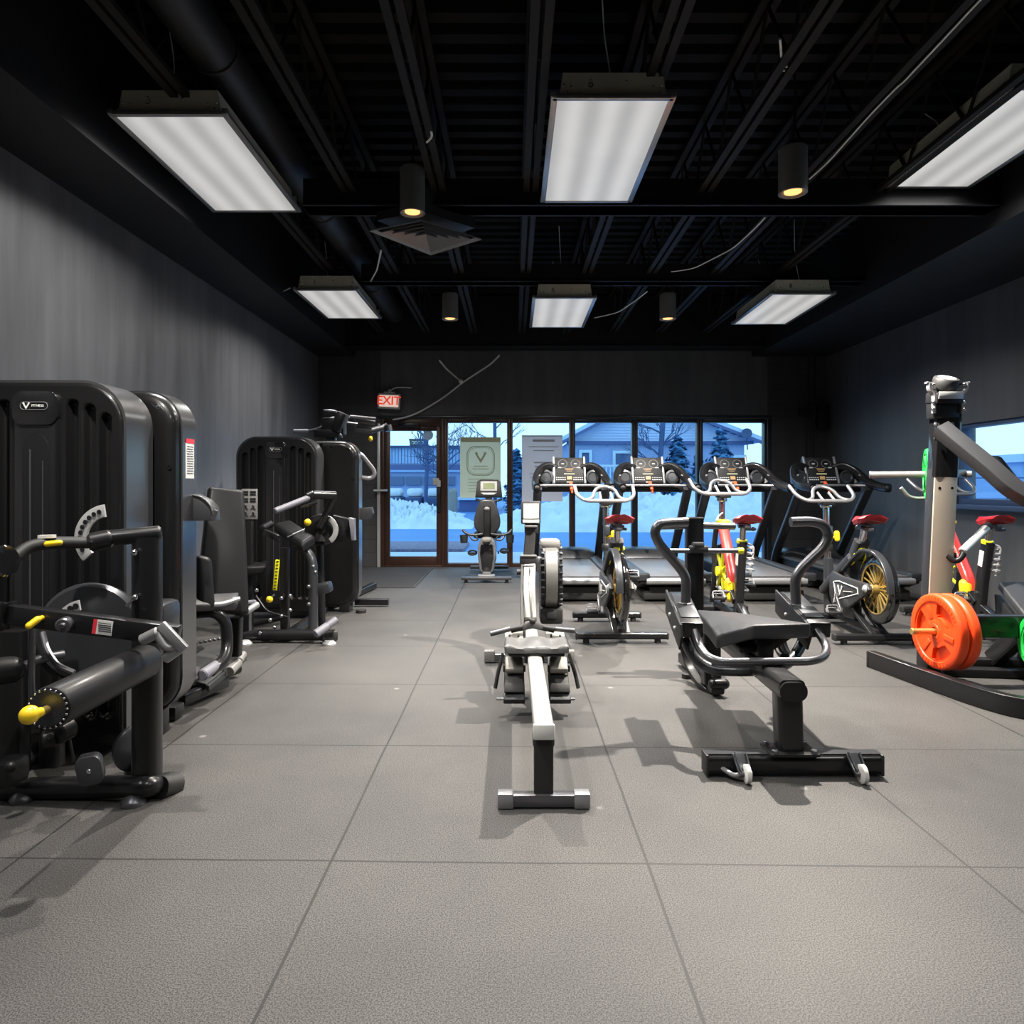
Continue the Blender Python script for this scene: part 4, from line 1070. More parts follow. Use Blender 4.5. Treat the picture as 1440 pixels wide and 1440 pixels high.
k = MB(); k.tube([P(447, 750, 5.6), P(451, 800, 5.6), P(453, 888, 5.5)], .03, 12, .1); k.build('rear_post', 'black_satin', r)
k = MB(); k.box(P(455, 827, 5.35), (.125, .12, .085), (0, -.25, 0), .02); k.build('knee_block', 'gunmetal', r)
pad4([P(384, 735, 5.75), P(409, 730, 5.85), P(443, 752, 5.35), P(424, 764, 5.15)], .085, .03, 'arm_pad', 'vinyl_black', r)
k = MB(); k.tube([P(404, 756, 5.30), P(412, 752, 5.40), P(436, 741, 5.58)], .008, 8, .03); k.build('pad_piping', 'gunmetal', r)
k = MB(); k.cyl(P(368, 744, 5.5), P(382, 736, 5.6), .03, 14, .01); k.bar(P(372, 748, 5.5), P(392, 757, 5.4), .03, .05, .008); k.build('pad_bracket', 'black_satin', r)
k = MB(); k.cyl(P(386, 719, 5.05), P(434, 700, 5.30), .024, 18, .006); hb = k.build('grip', 'grip_grey', r)
k = MB(); k.cyl(P(432, 698, 5.3), P(441, 694, 5.32), .03, 16); k.cyl(P(440, 696, 5.32), P(473, 697, 5.4), .034, 18, .006); k.tube([P(468, 700, 5.4), P(458, 722, 5.42), P(449, 742, 5.42)], .024, 12, .04); k.tube([P(424, 714, 5.4), P(446, 706, 5.42)], .014, 8); k.build('lever_arm', 'black_satin', r)
c = P(452, 745, 5.5); k = MB(); k.lathe(c, (.25, -1, .1), [(-.03, .125), (0, .13), (.02, .12), (.022, .04), (.05, .035), (.052, 0)], 36); cm = k.build('cam', 'black_powder', r)
k = MB(); k.arcplate(c+V((.02, -.04, 0)), (1, 0, 0), (0, 0, 1), .085, .125, math.radians(-55), math.radians(60), (0, .012, 0), 14, .002); pl = k.build('range_plate', 'silver_plate', cm, 'silver curved range plate')
k = MB(); k.prism([c+V((-.06, -.05, -.09)), c+V((.04, -.05, -.09)), c+V((-.005, -.05, .02))], (0, .02, 0), .003); k.build('link_plate', 'steel_grey', cm)
k = MB(); k.prism([P(468, 724, 5.6), P(492, 730, 5.6), P(497, 760, 5.6), P(470, 763, 5.6)], (0, .08, 0), .01); k.build('pivot_arm', 'black_satin', r)
k = MB(); k.prism([P(490, 728, 5.55), P(497, 730, 5.55), P(498, 760, 5.55), P(494, 760, 5.55)], (0, .08, 0), .004); k.build('pivot_cap', 'grip_grey', r)
k = MB(); k.sph(P(432.5, 734.5, 5.3), .028, n=16); k.build('pull_knob', 'yellow', r, 'yellow ball knob beside the pad'); k = MB(); k.sph(P(379, 843, 5.15), .026, n=16); k.build('pull_knob', 'yellow', r, 'yellow ball knob near the floor')
k = MB(); k.cyl(P(386, 836, 5.2), P(379, 843, 5.15), .01, 10); k.tube([P(360, 838, 5.3), P(375, 860, 5.25), P(405, 868, 5.25)], .008, 8, .05); k.tube([P(352, 880, 5.6), P(400, 868, 5.3)], .02, 8); k.build('linkage', 'black_powder', r)
k = MB(); k.bar(P(390.5, 787, 5.24), P(386.5, 830, 5.24), .032, .012, .002, up=(0, 1, 0)); sr = k.build('number_strip', 'lime_yellow', r, 'yellow number strip')
k = MB()
for i in range(9):
    t = i/8; k.box(P(390.3-4*t, 789.5+38*t, 5.233), (.018, .004, .006))
k.build('strip_mark', 'gloss_black', sr)
c = P(351, 709, 5.4); k = MB(); k.box(c, (.125, .012, .24), bev=.004); pc = k.build('instruction_plate', 'offwhite_grey', r)
k = MB()
for i in range(2):
    for j in range(4):
        p = c+V((-.03+.06*i, -.008, .085-.055*j))
        if j < 2:
            for q in range(2): k.box(p+V((0, 0, .012-.02*q)), (.045, .002, .012))
        else: k.sph(p+V((0, 0, .012)), .008, (1, .3, 1), 8); k.bar(p+V((-.018, 0, -.012)), p+V((.012, 0, .006)), .009, .002); k.bar(p+V((.0, 0, 0)), p+V((.022, 0, -.016)), .007, .002)
k.build('pictogram', 'gloss_black', pc)
k = MB(); k.beam([P(351, 732, 5.42), P(351, 893, 5.35)], .05, .05, .008, up=(0, 1, 0)); k.build('plate_post', 'black_powder', r)
pad4([P(345, 803, 5.5), P(378, 800, 5.6), P(374, 808, 5.35), P(346, 810, 5.3)], -.07, .02, 'seat', 'vinyl_black', r)

# === pull-down machine beyond it, smooth back cover
r = thing('pulldown_machine', 'weight machine seen from its smooth back, overhead arms near the exit sign', 'exercise machine', (-1.9, 6.9, 0))
back_cover(r, -1.80, 6.42, .345, 1.615, .18, .05)
k = MB()
for (px, py) in ((465, 629), (489, 632), (496, 674), (452, 625)):
    p = P(px, py, 6.42); k.lathe(p, (0, -1, 0), [(0, .014), (.004, .014), (.004, .007), (-.003, .006)], 12)
k.build('cover_bolt', 'gloss_black', r)
k = MB(); k.box((-1.58, 6.5, .05), (.10, .14, .10), bev=.01); k.beam([V((-1.55, 6.75, .045)), V((-1.22, 6.75, .045))], .06, .06, .008); k.beam([V((-1.75, 6.6, .04)), V((-1.6, 7.9, .04))], .07, .06, .008); k.build('base_frame', 'black_satin', r)
k = MB(); k.cyl((-1.42, 6.42, .0), (-1.42, 6.42, .03), .05, 18); k.build('foot', 'rubber_black', r)
k = MB(); k.tube([P(504, 637, 6.6), P(509, 640, 6.6), P(526, 661, 6.65), P(527, 669, 6.65), P(520, 673, 6.65), P(504, 671, 6.6)], .02, 12, .06); k.build('grab_handle', 'silver_paint', r)
k = MB(); k.cyl(P(504, 640, 6.58), P(506, 688, 6.58), .014, 10); k.build('handle_mount', 'steel_grey', r)
k = MB(); k.prism([P(503, 715, 6.55), P(522, 713, 6.55), P(524, 722, 6.55), P(518, 731, 6.55), P(503, 731, 6.55)], (0, .09, 0), .008); k.build('cup_holder', 'plastic_charcoal', r)
k = MB(); k.beam([V((-1.78, 6.72, .05)), V((-1.78, 6.72, 1.80))], .09, .09, .012, up=(0, 1, 0)); k.build('mast', 'black_satin', r)
k = MB(); k.box(P(470, 600, 6.75), (.22, .14, .17), bev=.02); k.box(P(462, 610, 6.7), (.26, .1, .08), bev=.01); k.box(P(478, 594, 6.7), (.1, .16, .2), (0, .4, 0), .02); k.build('pivot_housing', 'black_powder', r)
k = MB(); k.cyl(P(412, 606.5, 6.6), P(434, 606.5, 6.65), .022, 14, .005); k.build('grip', 'grip_grey', r)
k = MB(); k.tube([P(432, 607, 6.65), P(450, 603, 6.7), P(462, 590, 6.72), P(470, 588, 6.75)], .018, 10, .05); k.tube([P(456, 579, 6.9), P(468, 579, 6.9), P(492, 589, 7.0), P(500, 592, 7.0)], .026, 12, .06); k.cyl(P(498, 592, 7.0), P(527, 594, 7.1), .03, 14); k.tube([P(500, 604, 7.0), P(520, 606, 7.1), P(540, 601, 7.2), P(545, 598, 7.2)], .03, 12, .05); k.tube([P(545, 598, 7.2), P(547, 606, 7.2)], .04, 12); k.build('overhead_arm', 'gunmetal', r)
k = MB(); k.cyl(P(492, 586, 6.95), P(528, 589, 7.05), .018, 12); k.cyl(P(470, 592, 6.7), P(502, 596, 6.95), .012, 10); k.sph(P(478, 612, 6.65), .02, n=10); k.sph(P(498, 597, 6.95), .022, n=10); k.build('arm_linkage', 'steel_grey', r)
k = MB(); k.sph(P(521, 617, 7.05), .022, (1, 1, 1.3), n=12); k.build('pull_knob', 'yellow', r, 'yellow pull knob')
# ------------------------------------------------------------------ rowing machine
X0 = .118
r = thing('rowing_machine', 'rowing machine with a shiny metal rail standing in the middle of the floor', 'rowing machine', (X0, 3.6, 0))
p = lambda x, y, z: V((X0+x, y, z))
k = MB(); k.bar(p(-.17, 2.545, .03), p(.17, 2.545, .03), .045, .045, .005); rf = k.build('rear_foot', 'steel_grey', r)
for s in (-1, 1):
    k = MB(); k.bar(p(s*.112, 2.545, .03), p(s*.172, 2.545, .03), .052, .056, .006); k.build('foot_cap', 'silver_paint', rf)
k = MB(); k.beam([p(0, 2.56, .04), p(0, 2.56, .262)], .072, .05, .006, up=(0, 1, 0)); k.build('rear_leg', 'rubber_black', r)
k = MB(); k.box(p(0, 2.565, .245), (.082, .06, .04), bev=.008); k.build('leg_collar', 'plastic_charcoal', r)
k = MB(); k.beam([p(0, 2.53, .287), p(0, 4.62, .287)], .074, .052, .008); k.bar(p(0, 2.53, .3135), p(0, 4.62, .3135), .05, .003, .001, up=(0, 0, 1)); k.build('rail', 'alu_white', r)
k = MB(); k.bar(p(0, 2.512, .288), p(0, 2.532, .288), .08, .058, .006, up=(0, 0, 1)); k.build('rail_end', 'white_plastic', r)
# front legs
k = MB(); k.bar(p(-.30, 4.62, .035), p(.30, 4.62, .035), .05, .05, .005); k.bar(p(-.0, 4.62, .04), p(-.0, 4.62, .28), .05, .06, .005); ff = k.build('front_foot', 'steel_grey', r)
for s in (-1, 1):
    k = MB(); k.bar(p(s*.235, 4.62, .045), p(s*.305, 4.62, .045), .06, .075, .006); k.build('foot_cap', 'offwhite_grey', ff)
# inclined channel, mast and display
k = MB(); k.beam([p(0, 4.45, .315), p(.0, 4.72, .46), p(.012, 4.92, .66)], .085, .06, .01, fil=.1); k.build('front_channel', 'alu', r)
k = MB(); k.beam([p(-.052, 4.1, .29), p(-.052, 4.72, .45), p(-.04, 4.93, .66)], .02, .07, .004); k.build('side_plate', 'rubber_black', r)
k = MB(); k.tube([p(.0, 3.93, .385), p(.002, 4.4, .44), p(.004, 4.70, .52), p(.008, 4.88, .64)], .007, 8); k.build('chain', 'chrome', r)
k = MB(); k.box(p(.0, 4.90, .66), (.125, .09, .07), bev=.015); k.box(p(.0, 4.88, .60), (.10, .06, .05), bev=.01); k.cyl(p(-.085, 4.85, .58), p(-.05, 4.85, .58), .022, 14); k.build('chain_guide', 'plastic_charcoal', r)
k = MB(); k.box(p(.0, 4.865, .695), (.115, .03, .014), bev=.004); k.box(p(.0, 4.85, .625), (.08, .03, .014), bev=.004); k.build('guide_trim', 'offwhite_grey', r)
k = MB(); k.beam([p(.0, 4.92, .66), p(.02, 4.96, .90)], .078, .045, .01, up=(0, 1, 0)); k.build('mast', 'rubber_black', r)
c = P(746.5, 721, 4.92)
k = MB(); k.box(c+V((0, .02, 0)), (.142, .04, .165), (-.12, 0, 0), .01); k.box(c+V((0.005, .03, -.115)), (.10, .04, .07), bev=.008); mo = k.build('display', 'plastic_charcoal', r)
R = Euler((-.12, 0, 0)).to_matrix()
k = MB(); k.box(c+R@V((-.004, -.003, .012)), (.098, .004, .108), (-.12, 0, 0)); k.build('screen', 'lcd_cream', mo)
k = MB(); k.box(c+R@V((.053, -.003, .012)), (.008, .004, .108), (-.12, 0, 0)); k.box(c+R@V((0, -.003, -.062)), (.118, .004, .022), (-.12, 0, 0), .001)
k.build('button_row', 'white_plastic', mo)
k = MB(); k.box(c+V((.0, -.0, -.098)), (.095, .03, .016), bev=.005); k.build('display_clip', 'offwhite_grey', mo)
# flywheel beside the mast
fc = p(.17, 5.16, .515); 
k = MB(); k.lathe(fc-V((.082, 0, 0)), (1, 0, 0), [(0, .12), (.004, .235), (.028, .258), (.136, .258), (.16, .235), (.164, .12)], 44); fw = k.build('flywheel_cage', 'plastic_black', r)
k = MB(); k.lathe(fc-V((.044, 0, 0)), (1, 0, 0), [(0, .25), (.002, .262), (.086, .262), (.088, .25)], 44, closed=False); k.build('flywheel_band', 'alu', fw)
k = MB()
for s in (-1, 1):
    for i in range(30):
        a = 2*PI*i/30
        k.box(fc+V((s*.066, math.cos(a)*.254, math.sin(a)*.254)), (.026, .022, .012), (PI/2-a+PI/2, 0, 0), .002)
k.build('cage_rib', 'gunmetal', fw)
k = MB(); k.box(fc+V((-.005, -.04, .245)), (.15, .2, .07), bev=.025); k.box(fc+V((-.005, -.14, .20)), (.12, .05, .03), (.5, 0, 0), .01); k.build('flywheel_cap', 'offwhite_grey', fw)
k = MB(); k.box(fc+V((.0, -.08, -.27)), (.165, .24, .12), bev=.02); bp_ = k.build('flywheel_base', 'rubber_black', fw)
k = MB(); k.box(fc+V((.0, -.203, -.26)), (.07, .006, .05), bev=.002); k.build('base_plate', 'plastic_charcoal', bp_)
k = MB(); k.box(fc+V((-.08, -.15, .10)), (.05, .1, .12), bev=.015); k.build('bracket', 'silver_paint', fw)
# handle resting above the rail
k = MB(); hz = P(749, 887, 3.90)
k.tube([hz+V((-.24, -.03, -.012)), hz+V((-.12, -.01, .012)), hz+V((-.06, 0, .02))], .013, 12, .05); k.tube([hz+V((.24, -.02, .004)), hz+V((.12, -.005, .01)), hz+V((.06, 0, .02))], .013, 12, .05)
k.prism([hz+V(q) for q in ((-.13, .0, .005), (-.01, .02, .05), (.01, .02, .05), (.13, .0, .005), (.12, -.01, -.012), (0, 0, .012), (-.12, -.01, -.012))], (0, .02, 0), .004)
k.sph(hz+V((0, .02, .05)), .018, n=12); k.build('handle', 'rubber_black', r)
k = MB()
for s in (-1, 1):
    k = MB(); k.tube([hz+V((s*.238, -.03 if s < 0 else -.02, -.012 if s < 0 else .004)), hz+V((s*.13, -.012, .012))], .0145, 12); k.build('handle_grip', 'steel_grey', r)
# seat
sy, sz = 3.63, .375
k = MB(); nx, ny = 26, 14; top = []
for i in range(nx+1):
    row = []
    for j in range(ny+1):
        u, v = -1+2*i/nx, -1+2*j/ny
        x = u*.168; yy = sy+v*.115*(1-.12*u*u) + (.02*math.exp(-(u/.28)**2) if v < 0 else 0)*(-v)
        e = max(abs(u), abs(v)); z = sz - .022*math.exp(-((abs(u)-.5)/.26)**2)*(1-v*v*.6) + .012*max(0, -v)*0 - (.012 if e > .96 else 0) - .016*math.exp(-(u/.25)**2)*max(0, -v)
        row.append(k.bm.verts.new((X0+.01+x, yy, z)))
    top.append(row)
for i in range(nx):
    for j in range(ny): k.bm.faces.new((top[i][j], top[i+1][j], top[i+1][j+1], top[i][j+1]))
loop = [top[i][0] for i in range(nx)]+[top[nx][j] for j in range(ny)]+[top[nx-i][ny] for i in range(nx)]+[top[0][ny-j] for j in range(ny)]
bt = [k.bm.verts.new((v.co.x*.985+.015*(X0+.01), v.co.y, sz-.045)) for v in loop]; n = len(loop)
for i in range(n): k.bm.faces.new((loop[i], loop[(i+1) % n], bt[(i+1) % n], bt[i]))
k.bm.faces.new(bt); k.build('seat', 'seat_grey', r, ang=60)
k = MB(); k.box(p(.01, sy, sz-.055), (.29, .2, .02), bev=.006); k.box(p(.0, sy-.0, .295), (.10, .18, .05), bev=.01); k.build('seat_carriage', 'plastic_black', r)
# foot boards
for s, lab in ((-1, None), (1, None)):
    fx = X0+.012+s*.118
    k = MB(); k.prism([V((fx-.055, 3.50, .10)), V((fx+.055, 3.50, .10)), V((fx+.055, 3.56, .12)), V((fx+.05, 3.98, .355)), V((fx-.05, 3.98, .355)), V((fx-.055, 3.56, .12))], (0, .02, -.03), .005); fb = k.build('foot_board', 'plastic_charcoal', r)
    k = MB(); k.bar(V((fx, 3.57, .14)), V((fx, 3.70, .235)), .10, .02, .008, up=(0, 0, 1)); k.bar(V((fx, 3.53, .125)), V((fx, 3.56, .165)), .105, .02, .006, up=(0, 0, 1)); k.build('heel_cup', 'rubber_black', fb)
    k = MB(); k.bar(V((fx, 3.60, .215)), V((fx, 3.68, .265)), .096, .04, .012, up=(0, 0, 1)); k.build('shoe_pad', 'cream_plastic', fb)
    k = MB(); k.bar(V((fx-.06, 3.625, .225)), V((fx+.06, 3.625, .225)), .008, .035, .002); k.tube([V((fx+s*.062, 3.70, .28)), V((fx+s*.085, 3.62, .21)), V((fx+s*.10, 3.58, .135))], .009, 8, .03, ry=.018); k.build('strap', 'rubber_black', fb)
    k = MB(); k.bar(V((fx, 3.80, .285)), V((fx, 3.94, .352)), .105, .012, .004, up=(0, 0, 1)); tp = k.build('toe_plate', 'cream_plastic', fb)
    k = MB()
    for i in (-1, 1):
        for j in range(3):
            k = MB(); q = V((fx+i*.025, 3.83+.03*j, .306+.0144*j)); k.cyl(q, q+V((0, -.005, .010)), .006, 8, 0); k.build('toe_hole', 'rubber_black', tp)
k = MB(); k.bar(p(-.2, 3.56, .085), p(.21, 3.56, .085), .025, .012, .003); k.build('foot_crossbar', 'silver_paint', r)

# ------------------------------------------------------------------ row and press trainer in the centre right
r = thing('lever_bench_machine', 'black bench machine with two curved side handles and two small white casters', 'exercise machine', (1.15, 3.4, 0))
G = 'black_satin'
k = MB(); k.sweep([V((.80, 2.83, .05)), V((1.52, 2.83, .05))], rrect(.075, .085, .026, 4), up=(0, 0, 1)); fb = k.build('front_base', G, r)
k = MB(); k.bar(V((.80, 2.83, .0935)), V((1.52, 2.83, .0935)), .045, .002, 0, up=(0, 0, 1)); k.build('base_top', 'gunmetal', fb)
for s in (-1, 1):
    k = MB(); k.bar(V((1.16+s*.352, 2.83, .05)), V((1.16+s*.366, 2.83, .05)), .078, .088, .02); k.build('end_cap', 'rubber_black', fb)
k = MB(); k.box((1.155, 2.84, .097), (.20, .13, .012), bev=.002)
k.build('mount_plate', 'black_powder', r)
k = MB()
for a, b in ((-.08, .05), (.08, .05), (-.08, -.05), (.08, -.05)): k.cyl((1.155+a, 2.84+b, .10), (1.155+a, 2.84+b, .118), .013, 6, .002)
k.build('mount_bolt', 'steel_grey', r)
k = MB(); k.beam([V((1.155, 2.85, .10)), V((1.148, 2.85, .345))], .105, .09, .02, up=(0, 1, 0)); k.build('front_post', G, r)
k = MB(); k.sweep([V((1.146, 2.79, .360)), V((1.15, 3.98, .385))], rrect(.105, .085, .022, 4), up=(0, 0, 1)); k.sweep([V((1.146, 2.775, .358)), V((1.146, 2.80, .358))], rrect(.113, .078, .036, 5), up=(0, 0, 1)); k.build('main_beam', G, r)
k = MB(); k.beam([V((1.155, 3.96, .05)), V((1.155, 3.98, .42))], .10, .09, .012, up=(0, 1, 0)); k.build('rear_leg', G, r)
k = MB(); k.beam([V((1.165, 3.86, .05)), V((1.145, 4.55, .05))], .075, .07, .012); k.capsule(V((1.14, 3.86, .075)), V((1.20, 3.86, .075)), .03); k.build('rear_base', G, r)
k = MB(); k.beam([P(960, 900, 4.2), P(967, 935, 4.18), P(985, 962, 4.02), P(1004, 975, 3.92)], .03, .05, .006, fil=.1, up=(1, 0, 0)); k.build('side_brace', 'black_powder', r)
for (x, y) in ((1.085, 4.24), (1.22, 4.24)):
    k = MB(); k.cyl((x, y, 0), (x, y, .03), .03, 14); k.build('rear_foot', 'rubber_black', r)
k = MB(); k.beam([V((1.15, 4.31, .05)), V((1.15, 4.31, .985))], .105, .085, .012, up=(0, 1, 0)); k.box((1.15, 4.31, .988), (.108, .088, .018), bev=.008); tw = k.build('tower', G, r)
k = MB(); k.cyl((1.20, 4.30, .945), (1.405, 4.30, .940), .022, 16, .004); k.cyl((1.10, 4.30, .945), (.92, 4.30, .94), .022, 16, .004); k.build('top_peg', 'steel_grey', tw)
k = MB(); k.cyl((.925, 4.25, .790), (1.415, 4.25, .790), .015, 14, .003); k.build('cross_bar', 'steel_grey', tw)
k = MB(); k.box((1.16, 4.25, .80), (.115, .06, .045), bev=.01); k.box((1.155, 4.24, .825), (.07, .05, .04), (0, 0, .2), .01); k.build('bar_clamp', 'plastic_charcoal', tw)
k = MB(); k.cyl((1.405, 4.25, .79), (1.44, 4.25, .79), .020, 16, .003); k.build('end_clip', 'lime_yellow', tw, 'yellow end clip')
k = MB(); k.box((1.16, 3.16, .45), (.075, .09, .12), bev=.01); k.box((1.13, 3.3, .44), (.16, .30, .03), bev=.006); k.prism([V((1.22, 3.2, .42)), V((1.34, 3.2, .50)), V((1.34, 3.2, .54)), V((1.20, 3.2, .47))], (0, .04, 0), .004); k.build('seat_mount', 'black_powder', r)
A_, B_, C_, D_, E_ = P(980, 857, 3.75), P(1036, 861, 3.72), P(1059, 879, 3.05), P(1008, 894, 3.22), P(1141, 876.5, 3.06)
F_ = V((E_.x, 3.70, .47))
k = MB(); top = [A_, B_, F_, E_, C_, D_]; th = V((0, .01, -.068))
tv = [k.bm.verts.new(q) for q in top]; bv = [k.bm.verts.new(q+th) for q in top]
k.bm.faces.new((tv[0], tv[1], tv[4], tv[5])); k.bm.faces.new((tv[1], tv[2], tv[3], tv[4])); k.bm.faces.new((bv[5], bv[4], bv[1], bv[0])); k.bm.faces.new((bv[4], bv[3], bv[2], bv[1]))
for i in range(6): k.bm.faces.new((tv[(i+1) % 6], tv[i], bv[i], bv[(i+1) % 6]))
bmesh.ops.recalc_face_normals(k.bm, faces=k.bm.faces[:])
bmesh.ops.bevel(k.bm, geom=[e for e in k.bm.edges if not (set(e.verts) == {tv[1], tv[4]})], offset=.012, segments=3, affect='EDGES', profile=.5)
k.build('bench_pad', 'vinyl_grey', r, ang=50)
for s in (-1, 1):
    b0 = V((.882, 3.62, .60)) if s < 0 else V((1.468, 3.62, .60)); b1 = V((.836, 3.17, .525)) if s < 0 else V((1.428, 3.17, .525))
    k = MB(); k.bar(b0, b1, .105, .075, .008, up=(0, 0, 1)); bx_ = k.build('pivot_box', G, r)
    k = MB(); dd = (b1-b0)*.12; k.bar(b0+dd+V((0, 0, .041)), b1-dd+V((0, 0, .041)), .085, .004, .001, up=(0, 0, 1)); k.build('box_lid', 'gunmetal', bx_)
    o = V((-.062, 0, 0))
    k = MB(); k.prism([b0+o+V((0, .03, .04)), b0+o+V((0, .03, -.08)), b1+o+V((0, .0, -.09)), b1+o+V((0, -.04, -.02)), b1+o+V((0, -.02, .03))], (.012, 0, 0), .003); pl = k.build('side_plate', 'plastic_black', bx_)
    k = MB()
    for t in (.35, .75): q = b0.lerp(b1, t)+o+V((-.002, 0, -.03)); k.sph(q, .010, n=8)
    k.build('plate_bolt', 'silver_plate', pl)
k = MB(); k.tube([P(964, 862, 3.42), P(965, 812, 3.42), P(955, 797, 3.42), P(926, 764, 3.42), P(920, 748, 3.42), P(926, 737, 3.42), P(942, 735, 3.44), P(966, 734, 3.46)], .0245, 16, .09); k.build('handle_arm', 'steel_grey', r, 'curved side handle on the rowing machine side')
k = MB(); k.tube([P(1120, 864, 3.42), P(1118, 814, 3.42), P(1126, 800, 3.42), P(1159, 769, 3.42), P(1166, 752, 3.42), P(1159, 738, 3.42), P(1142, 733, 3.42), P(1112, 734, 3.42)], .0245, 16, .09); k.build('handle_arm', 'steel_grey', r, 'curved side handle on the spin bike side')
k = MB()
for q in (P(964, 856, 3.42), P(1120, 858, 3.42)): k.lathe(q, (0, 0, 1), [(-.02, .03), (0, .036), (.03, .036), (.034, .028)], 20)
k.build('handle_socket', 'steel_grey', r)
k = MB(); k.tube([P(977, 886, 3.18), P(983, 908, 3.14), P(996, 925, 3.05), P(1014, 931, 3.02), P(1144, 930, 2.98), P(1161, 922, 3.05), P(1163, 908, 3.12), P(1148, 886, 3.18)], .0185, 14, .1); k.build('foot_loop', 'steel_grey', r)
k = MB(); k.tube([P(963, 898, 3.3), P(975, 925, 3.25), P(1000, 942, 3.2), P(1060, 944, 3.15), P(1110, 935, 3.25), P(1128, 905, 3.35), P(1130, 892, 3.4)], .026, 14, .12); k.build('lower_loop', 'gunmetal', r)
k = MB()
for i in range(3): k.torus(V((1.36+.025*i, 3.45, .44)), (1, 0, .0), .10, .012, 24, 8, -1.8, .3)
k.build('rubber_bumper', 'rubber_black', r)
for cx in (.945, 1.41):
    cs = MB(); cs.bar(V((cx-.02, 2.80, .10)), V((cx-.01, 2.745, .04)), .05, .008, .002, up=(0, 0, 1)); cs.bar(V((cx-.035, 2.80, .10)), V((cx-.024, 2.745, .04)), .006, .025, .001); cs.bar(V((cx+.012, 2.80, .10)), V((cx+.014, 2.745, .04)), .006, .025, .001); co = cs.build('caster', 'gunmetal', r)
    k = MB(); k.lathe(V((cx-.012, 2.745, .038)), (1, 0, 0), [(0, .028), (.004, .037), (.020, .037), (.024, .028)], 24); wl = k.build('caster_wheel', 'white_plastic', co)
    k = MB(); k.cyl((cx-.03, 2.745, .038), (cx+.022, 2.745, .038), .010, 12); k.build('axle', 'steel_grey', co)
k = MB(); k.tube([V((.86, 2.80, .04)), V((.90, 2.76, .022)), V((.94, 2.76, .035))], .010, 8, .03); k.build('brake_lever', 'silver_paint', r)

